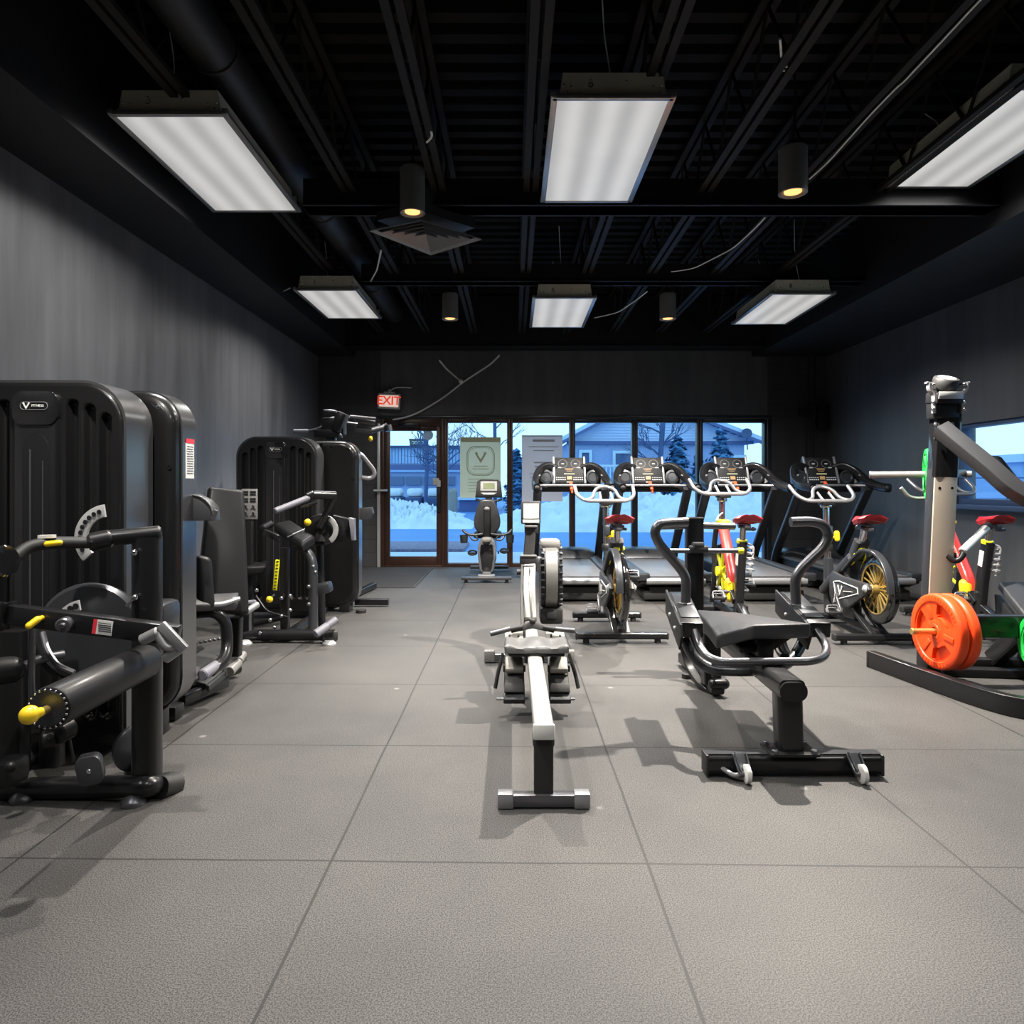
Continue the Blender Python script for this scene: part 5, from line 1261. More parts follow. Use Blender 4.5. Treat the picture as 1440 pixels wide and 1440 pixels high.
# ------------------------------------------------------------------ treadmills (local origin: rear end of the deck, heading +Y)
def treadmill():
    t = thing('treadmill', '', 'treadmill', (0, 0, 0), 'treadmills facing the windows')
    k = MB(); k.bar((0, .06, .262), (0, 1.75, .275), .52, .02, .004, up=(0, 0, 1)); k.cyl((-.26, .06, .245), (.26, .06, .245), .028, 20); k.build('belt', 'belt', t)
    k = MB()
    k.prism([(-.36, .03, .20), (-.36, .03, .27), (-.36, 1.9, .285), (-.36, 1.9, .14), (-.36, .2, .14)], (.72, 0, 0), .01); k.build('deck', 'plastic_black', t)
    for s in (-1, 1):
        k = MB(); k.bar((s*.325, .02, .278), (s*.325, 1.85, .290), .12, .035, .012, up=(0, 0, 1)); k.build('side_rail', 'plastic_charcoal', t)
        k = MB(); k.bar((s*.33, -.0, .265), (s*.33, .10, .27), .14, .08, .02, up=(0, 0, 1)); k.build('rail_end_cap', 'gunmetal', t)
    k = MB(); k.cyl((-.30, .02, .225), (.30, .02, .225), .036, 20, .006); k.build('rear_roller', 'silver_paint', t)
    k = MB(); k.box((0, .35, .07), (.62, .5, .10), bev=.02); k.box((0, 1.5, .08), (.66, .9, .13), bev=.02); k.box((0, .9, .115), (.5, 1.6, .08), bev=.01); k.build('under_frame', 'rubber_black', t)
    for s in (-1, 1):
        k = MB(); k.cyl((s*.27, .18, 0), (s*.27, .18, .06), .03, 14); k.build('foot', 'rubber_black', t)
    k = MB(); n = 14; rows = []
    for i in range(n+1):
        a = PI*i/n; row = []
        for j, (yy, hh, ww) in enumerate(((1.60, .02, .30), (1.66, .10, .34), (1.80, .14, .36), (2.0, .13, .36), (2.12, .06, .33), (2.14, -.10, .32))):
            row.append(k.bm.verts.new((-ww*math.cos(a)*abs(math.cos(a))**-.55 if abs(math.cos(a)) > 1e-3 else 0, yy, .27+hh*math.sin(a)**.6)))
        rows.append(row)
    for i in range(n):
        for j in range(5): k.bm.faces.new((rows[i][j], rows[i+1][j], rows[i+1][j+1], rows[i][j+1]))
    k.box((0, 1.9, .2), (.66, .42, .2), bev=.02); k.build('motor_hood', 'gunmetal', t)
    for s in (-1, 1):
        k = MB(); k.beam([(s*.405, 1.92, .10), (s*.405, 1.80, .36), (s*.40, 1.10, 1.16)], .05, .10, .012, fil=.2, up=(1, 0, 0)); k.build('upright', 'gunmetal', t)
        k = MB(); k.sweep(fillet([(s*.16, 1.50, 1.40), (s*.27, 1.47, 1.44), (s*.37, 1.38, 1.38), (s*.43, 1.22, 1.25), (s*.435, .98, 1.185), (s*.42, .72, 1.165)], .12, 5), rrect(.075, .10, .03, 4), up=(0, 0, 1)); ha = k.build('handrail', 'black_satin', t)
        k = MB(); k.capsule((s*.42, .74, 1.165), (s*.432, .95, 1.18), .038, 18); k.build('rail_grip', 'rubber_black', ha)
        k = MB(); k.box((s*.405, 1.25, 1.30), (.10, .012, .012), (0, s*.45, 0)); k.build('rail_trim', 'silver_plate', ha)
        k = MB(); k.lathe((s*.285, 1.39, 1.30), (0, -1, .25), [(0, .085), (.01, .085), (.014, .06), (.004, .05), (.003, 0)], 24); k.build('cup_holder', 'gunmetal', t)
        k = MB(); k.prism([(s*.20, 1.50, 1.20), (s*.36, 1.42, 1.20), (s*.42, 1.30, 1.24), (s*.36, 1.46, 1.40), (s*.22, 1.54, 1.42)][::s], (0, .05, 0), .012); k.build('console_wing', 'plastic_black', t)
    k = MB(); k.tube([(-.43, 1.18, 1.19), (-.30, 1.28, 1.195), (.30, 1.28, 1.195), (.43, 1.18, 1.19)], .016, 12, .05); k.build('cross_handle', 'silver_paint', t)
    k = MB(); k.bar((-.42, 1.33, 1.15), (.42, 1.33, 1.15), .06, .07, .02); k.build('console_beam', 'plastic_black', t)
    R = Euler((math.radians(-24), 0, 0)).to_matrix(); c = V((0, 1.46, 1.38)); q = lambda x, y, z: c + R @ V((x, y, z))
    k = MB(); k.box(c+R@V((0, .03, 0)), (.40, .06, .36), R.to_4x4(), .02); cn = k.build('console', 'plastic_black', t)
    k = MB(); k.box(q(0, -.002, .0), (.335, .006, .335), R.to_4x4(), .002); k.build('display', 'display_black', cn)
    for s in (-1, 1):
        k = MB(); k.box(q(s*.188, -.006, .0), (.026, .03, .365), R.to_4x4(), .008); k.build('console_edge', 'silver_paint', cn)
        k = MB(); k.torus(q(s*.078, -.006, .085), R@V((0, -1, 0)), .054, .0028, 24, 6); k.build('dial_ring', 'dial_grey', cn)
        k = MB(); k.box(q(s*.078, -.006, .085), (.034, .004, .012), R.to_4x4()); k.box(q(s*.115, -.006, .032), (.045, .004, .008), R.to_4x4()); k.build('dial_readout', 'led_white', cn)
        k = MB()
        for i in range(5):
            k.box(q(s*(.055+.025*i), -.006, -.10), (.015, .004, .008), R.to_4x4()); k.box(q(s*(.055+.025*i), -.006, -.128), (.017, .004, .013), R.to_4x4())
        k.build('button_row', 'led_white', cn)
    k = MB(); k.box(q(0, -.006, -.052), (.125, .004, .010), R.to_4x4()); k.build('readout', 'led_yellow', cn)
    k = MB()
    for i in range(3): k.box(q(0, -.006, .02-.018*i), (.11-.02*i, .004, .006), R.to_4x4())
    k.box(q(0, -.006, -.105), (.06, .004, .045), R.to_4x4()); k.build('track_graphic', 'led_amber', cn)
    k = MB(); k.box(q(0, -.010, -.165), (.075, .014, .016), R.to_4x4(), .004); k.build('stop_bar', 'cream_plastic', cn)
    k = MB(); k.capsule(q(.012, -.02, -.175), V((.014, 1.27, 1.15)), .020, 14); k.capsule(V((.014, 1.27, 1.15)), V((.02, 1.26, 1.11)), .012, 12); k.build('safety_clip', 'orange_clip', cn, 'orange safety clip')
    return t
tm = treadmill()
TP = [(.70, 6.90, 'treadmill behind the rowing machine, nearest the grey text poster'),
      (1.66, 6.90, 'treadmill right behind the nearer yellow-black spin bike standing beside the rowing machine'),
      (2.69, 6.90, 'treadmill behind the red-framed spin bike in the middle, before the last window pane'),
      (3.78, 6.90, 'treadmill standing against the block wall beside the dark right wall, no window behind its console')]
tm.location = (TP[0][0], TP[0][1], 0); tm['label'] = TP[0][2]
for x, y, l in TP[1:]: dup(tm, (x, y, 0), l)

# ------------------------------------------------------------------ spin bikes (local origin: below the middle of the rear stabiliser, heading +Y)
def handlebars(b, c, m='silver_paint'):
    c = V(c); q = lambda x, y, z: c+V((x, y, z))
    k = MB(); k.tube([q(-.265, .16, .13), q(-.255, .02, .045), q(-.19, -.05, 0), q(.19, -.05, 0), q(.255, .02, .045), q(.265, .16, .13)], .016, 12, .07)
    k.tube([q(-.19, -.045, .005), q(-.12, .0, .02), q(-.085, .09, .105), q(0, .14, .13), q(.085, .09, .105), q(.12, .0, .02), q(.19, -.045, .005)], .015, 12, .06)
    k.tube([q(-.05, -.05, .0), q(-.05, .07, .07)], .012, 8); k.tube([q(.05, -.05, .0), q(.05, .07, .07)], .012, 8); h = k.build('handlebar', m, b)
    k = MB(); k.box(q(0, .0, -.02), (.11, .12, .03), bev=.008); k.build('bar_clamp', 'plastic_black', h)
    return h
def saddle(b, c):
    c = V(c); k = MB(); n = 20; m_ = 12; rows = []
    for i in range(n+1):
        t = i/n; w_ = .105*(1-t)**.55*(1-.0*t)+.022 if t > .12 else .09+.035*(t/.12)
        if t > .93: w_ *= .75
        y = -.13+.28*t; row = []
        for j in range(m_+1):
            u = -1+2*j/m_; z = -.035*u*u*(1 if t < .5 else 1.2) + .025*(1-t)**2 - (.010*math.exp(-(u/.22)**2))
            row.append(k.bm.verts.new(c+V((u*w_, y, z))))
        rows.append(row)
    for i in range(n):
        for j in range(m_): k.bm.faces.new((rows[i][j], rows[i][j+1], rows[i+1][j+1], rows[i+1][j]))
    loop = [rows[0][j] for j in range(m_)]+[rows[i][m_] for i in range(n)]+[rows[n][m_-j] for j in range(m_)]+[rows[n-i][0] for i in range(n)]
    bt = [k.bm.verts.new(c+(v.co-c)*.86+V((0, 0, -.035))) for v in loop]; L = len(loop)
    for i in range(L): k.bm.faces.new((loop[i], loop[(i+1) % L], bt[(i+1) % L], bt[i]))
    k.bm.faces.new(bt); s = k.build('saddle', 'red_vinyl', b, 'red saddle', ang=60)
    k = MB(); k.box(c+V((0, -.01, -.07)), (.05, .14, .025), bev=.006); k.cyl(c+V((-.05, 0, -.085)), c+V((.05, 0, -.085)), .014, 10); k.build('saddle_clamp', 'steel_grey', b)
    return s
def pedals(b, c, off, ang=.5):
    c = V(c)
    for s in (-1, 1):
        d = V((0, math.cos(ang), math.sin(ang)))*(.16*s); e = c+V((s*off, 0, 0))
        k = MB(); k.bar(e, e+d, .018, .03, .005); k.cyl(c, e, .016, 12); cr = k.build('crank', 'steel_grey', b)
        p_ = e+d+V((s*.06, 0, 0))
        k = MB(); k.bar(p_-V((0, .045, 0)), p_+V((0, .045, 0)), .09, .022, .004, up=(0, 0, 1)); k.cyl(e+d, p_, .009, 8); pd = k.build('pedal', 'plastic_black', cr)
        k = MB()
        for z, yy in ((.03, .05), (.055, .03)): k.tube([p_+V((-.045, yy-.03, 0)), p_+V((-.045, yy, z)), p_+V((.045, yy, z)), p_+V((.045, yy-.03, 0))], .005, 6, .02)
        k.build('toe_cage', 'silver_paint', cr)
def stabiliser(b, y, w_, name):
    k = MB(); k.sweep([(-w_/2, y, .055), (w_/2, y, .055)], rrect(.065, .05, .016, 4), up=(0, 0, 1)); s = k.build(name, 'black_satin', b)
    for sg in (-1, 1):
        k = MB(); k.bar((sg*(w_/2-.005), y, .055), (sg*(w_/2+.012), y, .055), .068, .054, .012); k.build('end_cap', 'rubber_black', s)
        k = MB(); k.cyl((sg*w_*.4, y, 0), (sg*w_*.4, y, .035), .024, 14); k.build('levelling_foot', 'rubber_black', s)
def spin_yellow():
    b = thing('spin_bike', '', 'exercise bike', (0, 0, 0), 'black and yellow spin bikes')
    stabiliser(b, 0, .68, 'rear_stabilizer'); stabiliser(b, .83, .58, 'front_stabilizer')
    k = MB(); k.bar((0, 0, .085), (0, .80, .10), .06, .05, .01, up=(0, 0, 1)); k.build('base_rail', 'black_powder', b)
    k = MB()
    for s in (-1, 1): k.beam([(s*.045, .0, .07), (s*.045, .22, .17), (s*.05, .36, .28)], .028, .05, .006, fil=.05, up=(1, 0, 0))
    k.build('rear_strut', 'black_satin', b)
    wc = V((0, .02, .415))
    k = MB(); R = .262
    k.lathe(wc-V((.028, 0, 0)), (1, 0, 0), [(0, R-.075), (0, R-.02), (.012, R-.004), (.028, R), (.044, R-.004), (.056, R-.02), (.056, R-.075)], 56); k.bm.faces.ensure_lookup_table()
    for f in [f for f in k.bm.faces if len(f.verts) > 4]: k.bm.faces.remove(f)
    k.lathe(wc-V((.028, 0, 0)), (1, 0, 0), [(0, R-.075), (.056, R-.075)], 56)
    for f in [f for f in k.bm.faces if len(f.verts) > 4]: k.bm.faces.remove(f)
    fw = k.build('flywheel', 'gloss_black', b)
    k = MB()
    for i in range(18):
        a = 2*PI*i/18; d = V((0, math.cos(a), math.sin(a)))
        k.bar(wc+d*.05+V((-.012, 0, 0)), wc+d*.188+V((-.02, 0, 0)), .006, .010, 0, up=(1, 0, 0)); k.bar(wc+d*.05+V((.012, 0, 0)), wc+d*.188+V((.02, 0, 0)), .008, .012, 0, up=(1, 0, 0))
    k.build('spoke', 'gold', fw)
    k = MB(); k.cyl(wc-V((.06, 0, 0)), wc+V((.06, 0, 0)), .032, 20, .005); k.torus(wc-V((.03, 0, 0)), (1, 0, 0), .188, .006, 40, 6); k.torus(wc+V((.03, 0, 0)), (1, 0, 0), .188, .006, 40, 6); k.build('hub', 'gold', fw)
    # forked arch over the wheel, from the seat tube to the hub
    for s in (-1,):
        pts = [(s*.055, .44, .50), (s*.055, .30, .60), (s*.055, .14, .70), (s*.055, .02, .70)]
        for i in range(1, 9):
            a = PI/2 + PI*.5*i/8; pts.append((s*.055, .02+.27*math.cos(a), .415+.285*math.sin(a)))
        k = MB(); k.beam(fillet(pts, .06, 4), .022, .055, .006, up=(1, 0, 0)); k.build('wheel_arch', 'gunmetal', b)
    k = MB()
    # frame: bottom bracket to seat tube and to head tube
    k.beam([(0, .36, .22), (0, .44, .50), (0, .26, .76)], .075, .11, .02, fil=.08, up=(1, 0, 0)); k.beam([(0, .34, .62), (0, .60, .45), (0, .84, .28)], .07, .15, .02, up=(1, 0, 0)); k.box((0, .42, .22), (.08, .2, .22), bev=.03); k.build('frame', 'plastic_charcoal', b)
    k = MB(); k.beam([(0, .83, .06), (0, .84, .56)], .06, .075, .012, up=(0, 1, 0)); k.build('front_tube', 'gunmetal', b)
    for s in (-1, 1):
        k = MB(); k.bar((s*.036, .54, .515), (s*.036, .80, .337), .006, .05, .002, up=(1, 0, 0)); k.build('frame_stripe', 'lime_yellow', b, 'yellow stripe')
        k = MB(); x = s*.041; k.prism([(x, .29, .66), (x, .34, .62), (x, .35, .55), (x, .29, .58)], (s*.008, 0, 0), .003); k.build('frame_badge', 'lime_yellow', b, 'yellow badge')
        x = s*.062
        k = MB(); k.prism([(x, .62, .40), (x, .56, .48), (x, .40, .46), (x, .02, .455), (x, -.02, .415), (x, .02, .375), (x, .30, .22), (x, .56, .18), (x, .62, .28)][::s], (s*.035, 0, 0), .012); cc = k.build('chain_cover', 'plastic_charcoal', b)
        k = MB(); x = s*.099; pts = [V((x, .53, .40)), V((x, .44, .415)), V((x, .14, .40)), V((x, .13, .36)), V((x, .44, .27)), V((x, .53, .225)), V((x, .50, .31))]
        k.sweep(pts, circ(.0045, 6), closed=True)
        horns(k, (x, .42, .345), (0, -s, 0), (0, 0, 1), .085, (s*.003, 0, 0)); k.bar((x, .36, .345), (x, .22, .36), .004, .014, 0, up=(1, 0, 0)); k.build('cover_emblem', 'label_white', cc)
        k = MB(); k.cyl((s*.09, .03, .415), (s*.115, .03, .415), .03, 16, .008, .02); k.build('hub_cap', 'silver_plate', cc)
    # seat post
    k = MB(); k.cyl((0, .285, .70), (0, .22, .86), .026, 18); k.build('seat_post', 'chrome', b)
    k = MB(); k.lathe((0, .295, .685), (0, -.37, .93), [(0, .036), (.004, .04), (.03, .04), (.034, .034)], 22); k.sph((.055, .30, .69), .02, n=10); k.build('post_collar', 'lime_yellow', b, 'yellow post collar')
    k = MB(); k.bar((0, .12, .855), (0, .30, .865), .05, .035, .01, up=(0, 0, 1)); k.sph((0, .33, .86), .022, n=10); k.cyl((.03, .2, .855), (.07, .2, .85), .012, 10); k.build('seat_slider', 'steel_grey', b)
    saddle(b, (0, .20, .955))
    # handlebar post
    k = MB(); k.cyl((0, .845, .55), (0, .88, 1.02), .028, 18); k.cyl((0, .88, 1.0), (0, .885, 1.04), .05, 18, .008); k.build('handlebar_post', 'chrome', b)
    k = MB(); k.lathe((0, .845, .62), (0, .05, 1), [(0, .038), (.02, .042), (.05, .04), (.06, .034)], 20); k.build('post_sleeve', 'plastic_black', b)
    k = MB(); k.capsule((.055, .80, .78), (.06, .80, .73), .024, 12); k.cyl((0, .845, .74), (.055, .80, .75), .012, 8); k.build('resistance_knob', 'yellow', b, 'yellow resistance knob')
    k = MB(); k.box((0, .82, .80), (.05, .05, .09), bev=.012); k.build('resistance_box', 'gunmetal', b)
    handlebars(b, (0, .87, 1.06))
    pedals(b, (0, .44, .30), .125, .9)
    return b
b = spin_yellow(); b.location = (.835, 5.19, 0); b['label'] = 'black and yellow spin bike standing between the rowing machine and the bench machine'
dup(b, (2.77, 5.14, 0), 'black and yellow spin bike showing its emblem cover, beside the orange weight plates')

def spin_red():
    b = thing('spin_bike', '', 'exercise bike', (0, 0, 0), 'red-framed spin bikes')
    stabiliser(b, 0, .56, 'rear_stabilizer'); stabiliser(b, .98, .56, 'front_stabilizer')
    k = MB(); k.bar((0, 0, .10), (0, .98, .10), .055, .05, .01, up=(0, 0, 1)); k.build('base_rail', 'black_powder', b)
    wc = V((0, .80, .42)); R = .25
    k = MB(); k.lathe(wc-V((.022, 0, 0)), (1, 0, 0), [(0, R-.06), (.0, R-.012), (.010, R), (.034, R), (.044, R-.012), (.044, R-.06)], 52)
    for f in [f for f in k.bm.faces if len(f.verts) > 4]: k.bm.faces.remove(f)
    k.lathe(wc-V((.022, 0, 0)), (1, 0, 0), [(0, R-.06), (.044, R-.06)], 52)
    for f in [f for f in k.bm.faces if len(f.verts) > 4]: k.bm.faces.remove(f)
    fw = k.build('flywheel', 'gloss_black', b)
    k = MB()
    for i in range(7):
        a = 2*PI*i/7; d = V((0, math.cos(a), math.sin(a))); k.bar(wc+d*.04, wc+d*.195, .014, .026, .004, up=(1, 0, 0))
    k.cyl(wc-V((.05, 0, 0)), wc+V((.05, 0, 0)), .045, 18); k.build('spoke', 'lime_yellow', fw, 'yellow spokes')
    k = MB(); k.torus(wc, (1, 0, 0), R-.065, .01, 40, 6); k.build('inner_ring', 'silver_plate', fw)
    k = MB(); k.beam([(0, .80, .86), (0, .74, .78), (0, .56, .52), (0, .48, .40), (0, .47, .30)], .07, .085, .022, fil=.2, up=(1, 0, 0)); k.build('down_tube', 'red_frame', b, 'curved red frame tube')
    for s in (-1, 1):
        k = MB(); k.beam([(s*.05, .80, .82), (s*.052, .88, .60), (s*.052, .84, .42), (s*.05, .94, .12)], .02, .045, .006, fil=.1, up=(1, 0, 0)); k.build('fork_blade', 'black_satin', b)
    k = MB(); k.capsule((-.03, .49, .36), (-.03, .47, .24), .045, 16); k.box((-.03, .48, .30), (.07, .10, .16), bev=.03); k.build('chain_guard', 'yellow', b, 'yellow guard')
    k = MB(); k.beam([(0, .36, .10), (0, .32, .40), (0, .25, .74)], .062, .10, .015, up=(0, 1, 0)); k.beam([(0, .47, .30), (0, .36, .22)], .06, .09, .01, up=(1, 0, 0)); k.beam([(0, .32, .2), (0, .02, .08)], .05, .06, .01, up=(1, 0, 0)); k.build('seat_tube', 'black_satin', b)
    k = MB(); k.box((-.034, .285, .60), (.004, .05, .13), (.2, 0, 0)); k.box((0, .245, .63), (.04, .004, .10), (.2, 0, 0)); k.build('tube_label', 'label_white', b)
    k = MB(); k.cyl((0, .255, .72), (0, .23, .86), .024, 16); k.build('seat_post', 'chrome', b)
    k = MB(); k.lathe((0, .262, .72), (0, -.2, 1), [(0, .04), (.005, .044), (.028, .044), (.032, .036)], 18); k.build('post_collar', 'lime_yellow', b, 'yellow post collar')
    k = MB()
    for i in range(5): k.torus((.065, .25, .50+.045*i), (.2, .3, 1), .028, .007, 16, 6)
    k.tube([(.03, .25, .72), (.085, .22, .70), (.07, .26, .46)], .008, 8, .04); k.build('adjuster_spring', 'silver_plate', b)
    k = MB(); k.bar((0, .12, .865), (0, .31, .87), .05, .035, .008, up=(0, 0, 1)); k.bar((-.01, .14, .84), (.08, .18, .84), .03, .02, .004); k.sph((.07, .2, .84), .018, n=10); k.build('seat_slider', 'steel_grey', b)
    saddle(b, (0, .20, .945))
    k = MB(); k.cyl((0, .80, .82), (0, .80, 1.06), .026, 16); k.cyl((0, .80, 1.05), (0, .80, 1.09), .045, 16, .008); k.build('handlebar_post', 'chrome', b)
    k = MB(); k.lathe((0, .80, .84), (0, 0, 1), [(0, .045), (.01, .05), (.04, .05), (.05, .04)], 18); k.capsule((-.02, .74, .87), (.04, .73, .87), .018, 12); k.build('post_clamp', 'yellow', b, 'yellow clamp')
    k = MB(); k.tube([(0, .78, .95), (-.05, .74, .92), (-.07, .74, .88)], .008, 8, .03); k.build('brake_lever', 'silver_plate', b)
    handlebars(b, (0, .76, 1.12))
    pedals(b, (0, .45, .29), .12, .2)
    return b
b = spin_red(); b.location = (1.90, 5.38, 0); b['label'] = 'red-framed spin bike in the middle, seen through the bench machine'
dup(b, (3.87, 5.30, 0), 'red-framed spin bike below the right wall window, behind the plate machine')

# ------------------------------------------------------------------ recumbent bike by the door
X0 = -.315
r = thing('recumbent_bike', 'recumbent exercise bike seen from behind, in front of the cream poster', 'exercise bike', (X0, 8.8, 0))
p = lambda x, y, z: V((X0+x, y, z))
k = MB(); k.bar(p(-.31, 8.38, .055), p(.31, 8.38, .055), .08, .04, .012); rb = k.build('rear_stabilizer', 'steel_grey', r)
for s in (-1, 1):
    k = MB(); k.cyl(p(s*.25, 8.38, 0), p(s*.25, 8.38, .045), .02, 12); k.cyl(p(s*.25, 8.38, 0), p(s*.25, 8.38, .01), .03, 12); k.build('levelling_foot', 'rubber_black', rb)
k = MB(); k.bar(p(-.27, 9.55, .05), p(.27, 9.55, .05), .08, .04, .012); k.build('front_stabilizer', 'plastic_charcoal', r)
k = MB(); k.beam([p(0, 8.38, .09), p(0, 9.55, .09)], .1, .06, .012); k.box(p(0, 8.42, .08), (.21, .12, .03), bev=.01); k.build('main_rail', 'silver_paint', r)
# seat carriage end cover: pod with a pale rim
k = MB(); q = [p(a, 8.52, .34+b) for a, b in [(-.085, -.24), (-.11, -.05), (-.115, .08), (-.09, .17), (-.05, .21), (.05, .21), (.09, .17), (.115, .08), (.11, -.05), (.085, -.24)]]
k.prism(fillet(q, .05, 3, True), (0, .5, 0), .02); k.build('rail_shroud', 'silver_paint', r)
k = MB(); q = [p(a, 8.50, .33+b) for a, b in [(-.055, -.22), (-.085, .0), (-.08, .14), (.08, .14), (.085, .0), (.055, -.22)]]
k.prism(fillet(q, .05, 3, True), (0, .05, 0), .008); k.build('shroud_panel', 'gloss_black', r)
k = MB(); k.box(p(0, 8.5, .515), (.12, .06, .06), bev=.025); k.build('shroud_cap', 'cream_plastic', r)
# seat back, pear shaped, with its spine
k = MB(); q = [p(a, 8.62, .58+b) for a, b in [(-.10, 0), (-.165, .08), (-.17, .19), (-.12, .36), (-.08, .44), (.08, .44), (.12, .36), (.17, .19), (.165, .08), (.10, 0)]]
k.prism(fillet(q, .1, 4, True), (0, .08, .0), .025, 3); k.build('seat_back', 'plastic_charcoal', r)
k = MB(); k.beam([p(0, 8.60, .52), p(0, 8.575, .68), p(0, 8.60, .93)], .085, .05, .02, fil=.1, up=(0, 1, 0)); sp_ = k.build('seat_spine', 'plastic_black', r)
k = MB(); k.sph(p(0, 8.58, .90), .04, (1, .6, .7), 14); k.build('spine_grip', 'offwhite_grey', sp_)
k = MB(); k.box(p(0, 8.85, .56), (.36, .40, .08), bev=.035); k.build('seat', 'vinyl_black', r)
for s in (-1, 1):
    k = MB(); k.tube([p(s*.05, 8.62, .58), p(s*.18, 8.62, .565), p(s*.26, 8.62, .58), p(s*.31, 8.66, .63)], .017, 12, .06); hb = k.build('side_handle', 'plastic_charcoal', r)
    k = MB(); k.tube([p(s*.15, 8.60, .565), p(s*.10, 8.59, .51), p(s*.18, 8.59, .50), p(s*.22, 8.62, .56)], .012, 8, .04); k.build('hand_lever', 'gunmetal', hb)
    k = MB(); k.lathe(p(s*.29, 8.60, .47), (0, 0, 1), [(0, .04), (.005, .045), (.09, .052), (.1, .052), (.1, .045), (.02, .04)], 18); k.build('bottle_holder', 'rubber_black', hb)
k = MB(); k.beam([p(0, 9.3, .10), p(0, 9.38, .7), p(0, 9.30, 1.05)], .08, .09, .02, fil=.2, up=(1, 0, 0)); k.box(p(0, 9.35, .35), (.2, .4, .5), bev=.08); k.build('front_mast', 'gunmetal', r)
c = p(.0, 9.28, 1.155); R = Euler((-.25, 0, 0)).to_matrix()
k = MB(); q = [c+R@V((a, 0, b)) for a, b in ((-.185, -.12), (-.16, .10), (-.12, .125), (.12, .125), (.16, .10), (.185, -.12))]
k.prism(q, R@V((0, .07, 0)), .015); cn = k.build('console', 'plastic_black', r)
k = MB(); k.box(c+R@V((0, -.006, .03)), (.225, .008, .135), R.to_4x4(), .003); k.build('console_bezel', 'white_plastic', cn)
k = MB(); k.box(c+R@V((0, -.012, .03)), (.155, .006, .082), R.to_4x4()); k.build('screen', 'lcd_green', cn)
k = MB(); q = [c+R@V((a, -.006, b)) for a, b in ((-.11, -.062), (-.07, -.088), (.07, -.088), (.11, -.062))]; k.prism(q, R@V((0, .01, 0))); k.build('console_trim', 'white_plastic', cn)
k = MB(); k.tube([c+V((-.17, -.0, -.15)), c+V((-.12, -.05, -.17)), c+V((.12, -.05, -.17)), c+V((.17, 0, -.15))], .016, 10, .05); k.build('front_handle', 'gunmetal', r)
for s in (-1, 1):
    k = MB(); k.bar(p(s*.13, 9.2, .30), p(s*.13, 9.2+.13*s, .30-.03*s), .02, .03, .004); ck = k.build('crank', 'steel_grey', r)
    k = MB(); k.torus(p(s*.21, 9.2+.13*s, .30), (0, -.5, 1), .055, .012, 20, 8); k.box(p(s*.21, 9.2+.13*s, .295), (.10, .09, .02), bev=.006); k.build('pedal', 'rubber_black', ck)
# ------------------------------------------------------------------ plate loaded machine at the right edge
r = thing('plate_loaded_machine', 'tall plate-loaded strength machine with brushed steel upright at the right edge', 'exercise machine', (2.75, 4.3, 0))
k = MB(); k.beam([V((2.37, 4.50, .055)), V((2.44, 4.10, .055)), V((2.52, 3.72, .055)), V((2.60, 3.52, .055)), V((2.78, 3.44, .055)), V((3.6, 3.44, .055))], .06, .105, .006, fil=.16); fb = k.build('floor_beam', 'black_satin', r)
k = MB(); k.bar(V((2.366, 4.508, .055)), V((2.369, 4.492, .055)), .062, .107, .004, up=(0, 0, 1)); k.build('end_cap', 'rubber_black', fb)
k = MB()
for i in range(3): k.box((2.400+.003*i, 4.36-.02*i, .055+.02-.02*i), (.004, .05, .008), (0, 0, -.17))
k.build('beam_print', 'silver_plate', fb)
k = MB(); k.beam([V((2.70, 4.36, .05)), V((3.7, 4.36, .05))], .07, .09, .008); k.beam([V((2.70, 4.30, .03)), V((3.7, 4.18, .03))], .08, .05, .006); k.box((2.70, 4.36, .08), (.17, .12, .15), bev=.008); k.build('rear_beam', 'black_powder', r)
U = lambda z: 2.712 + (z-.1)*.048
k = MB(); k.beam([V((U(.1), 4.40, .1)), V((U(1.30), 4.40, 1.30))], .155, .08, .012, up=(0, 1, 0)); up_ = k.build('upright', 'gunmetal', r)
k = MB(); k.beam([V((U(.32), 4.355, .32)), V((U(.72), 4.355, .72)), V((U(1.26), 4.355, 1.26))], .146, .012, .004, up=(0, 1, 0)); fp = k.build('steel_facing', 'brushed', up_, 'brushed steel facing')
k = MB()
for s in (-1, 1): k.cyl((U(1.18)+s*.04, 4.347, 1.18), (U(1.18)+s*.04, 4.350, 1.18), .009, 12, 0)
k.build('facing_hole', 'gloss_black', fp)
k = MB(); k.beam([V((U(1.25), 4.39, 1.25)), V((U(1.78), 4.39, 1.74))], .155, .09, .01, up=(0, 1, 0)); k.box((U(1.6), 4.36, 1.60), (.16, .03, .22), bev=.005); nk = k.build('upper_post', 'gloss_black', r)
k = MB()
for px, py in ((1316, 597), (1339, 597), (1316, 617)): k.sph(P(px, py, 4.33), .014, (1, .6, 1), 12)
k.build('post_bolt', 'steel_grey', nk)
hd = P(1328, 560, 4.36)
k = MB(); k.box(hd+V((0, .0, .0)), (.17, .13, .07), (.12, 0, 0), .01); k.box(hd+V((0, .02, -.07)), (.155, .10, .12), bev=.01); k.box(hd+V((0, .02, .05)), (.11, .10, .10), bev=.02); hh = k.build('pulley_head', 'plastic_black', r)
k = MB(); k.box(hd+V((0, -.068, .01)), (.155, .006, .045), (.12, 0, 0), .002); k.build('head_plate', 'silver_plate', hh)
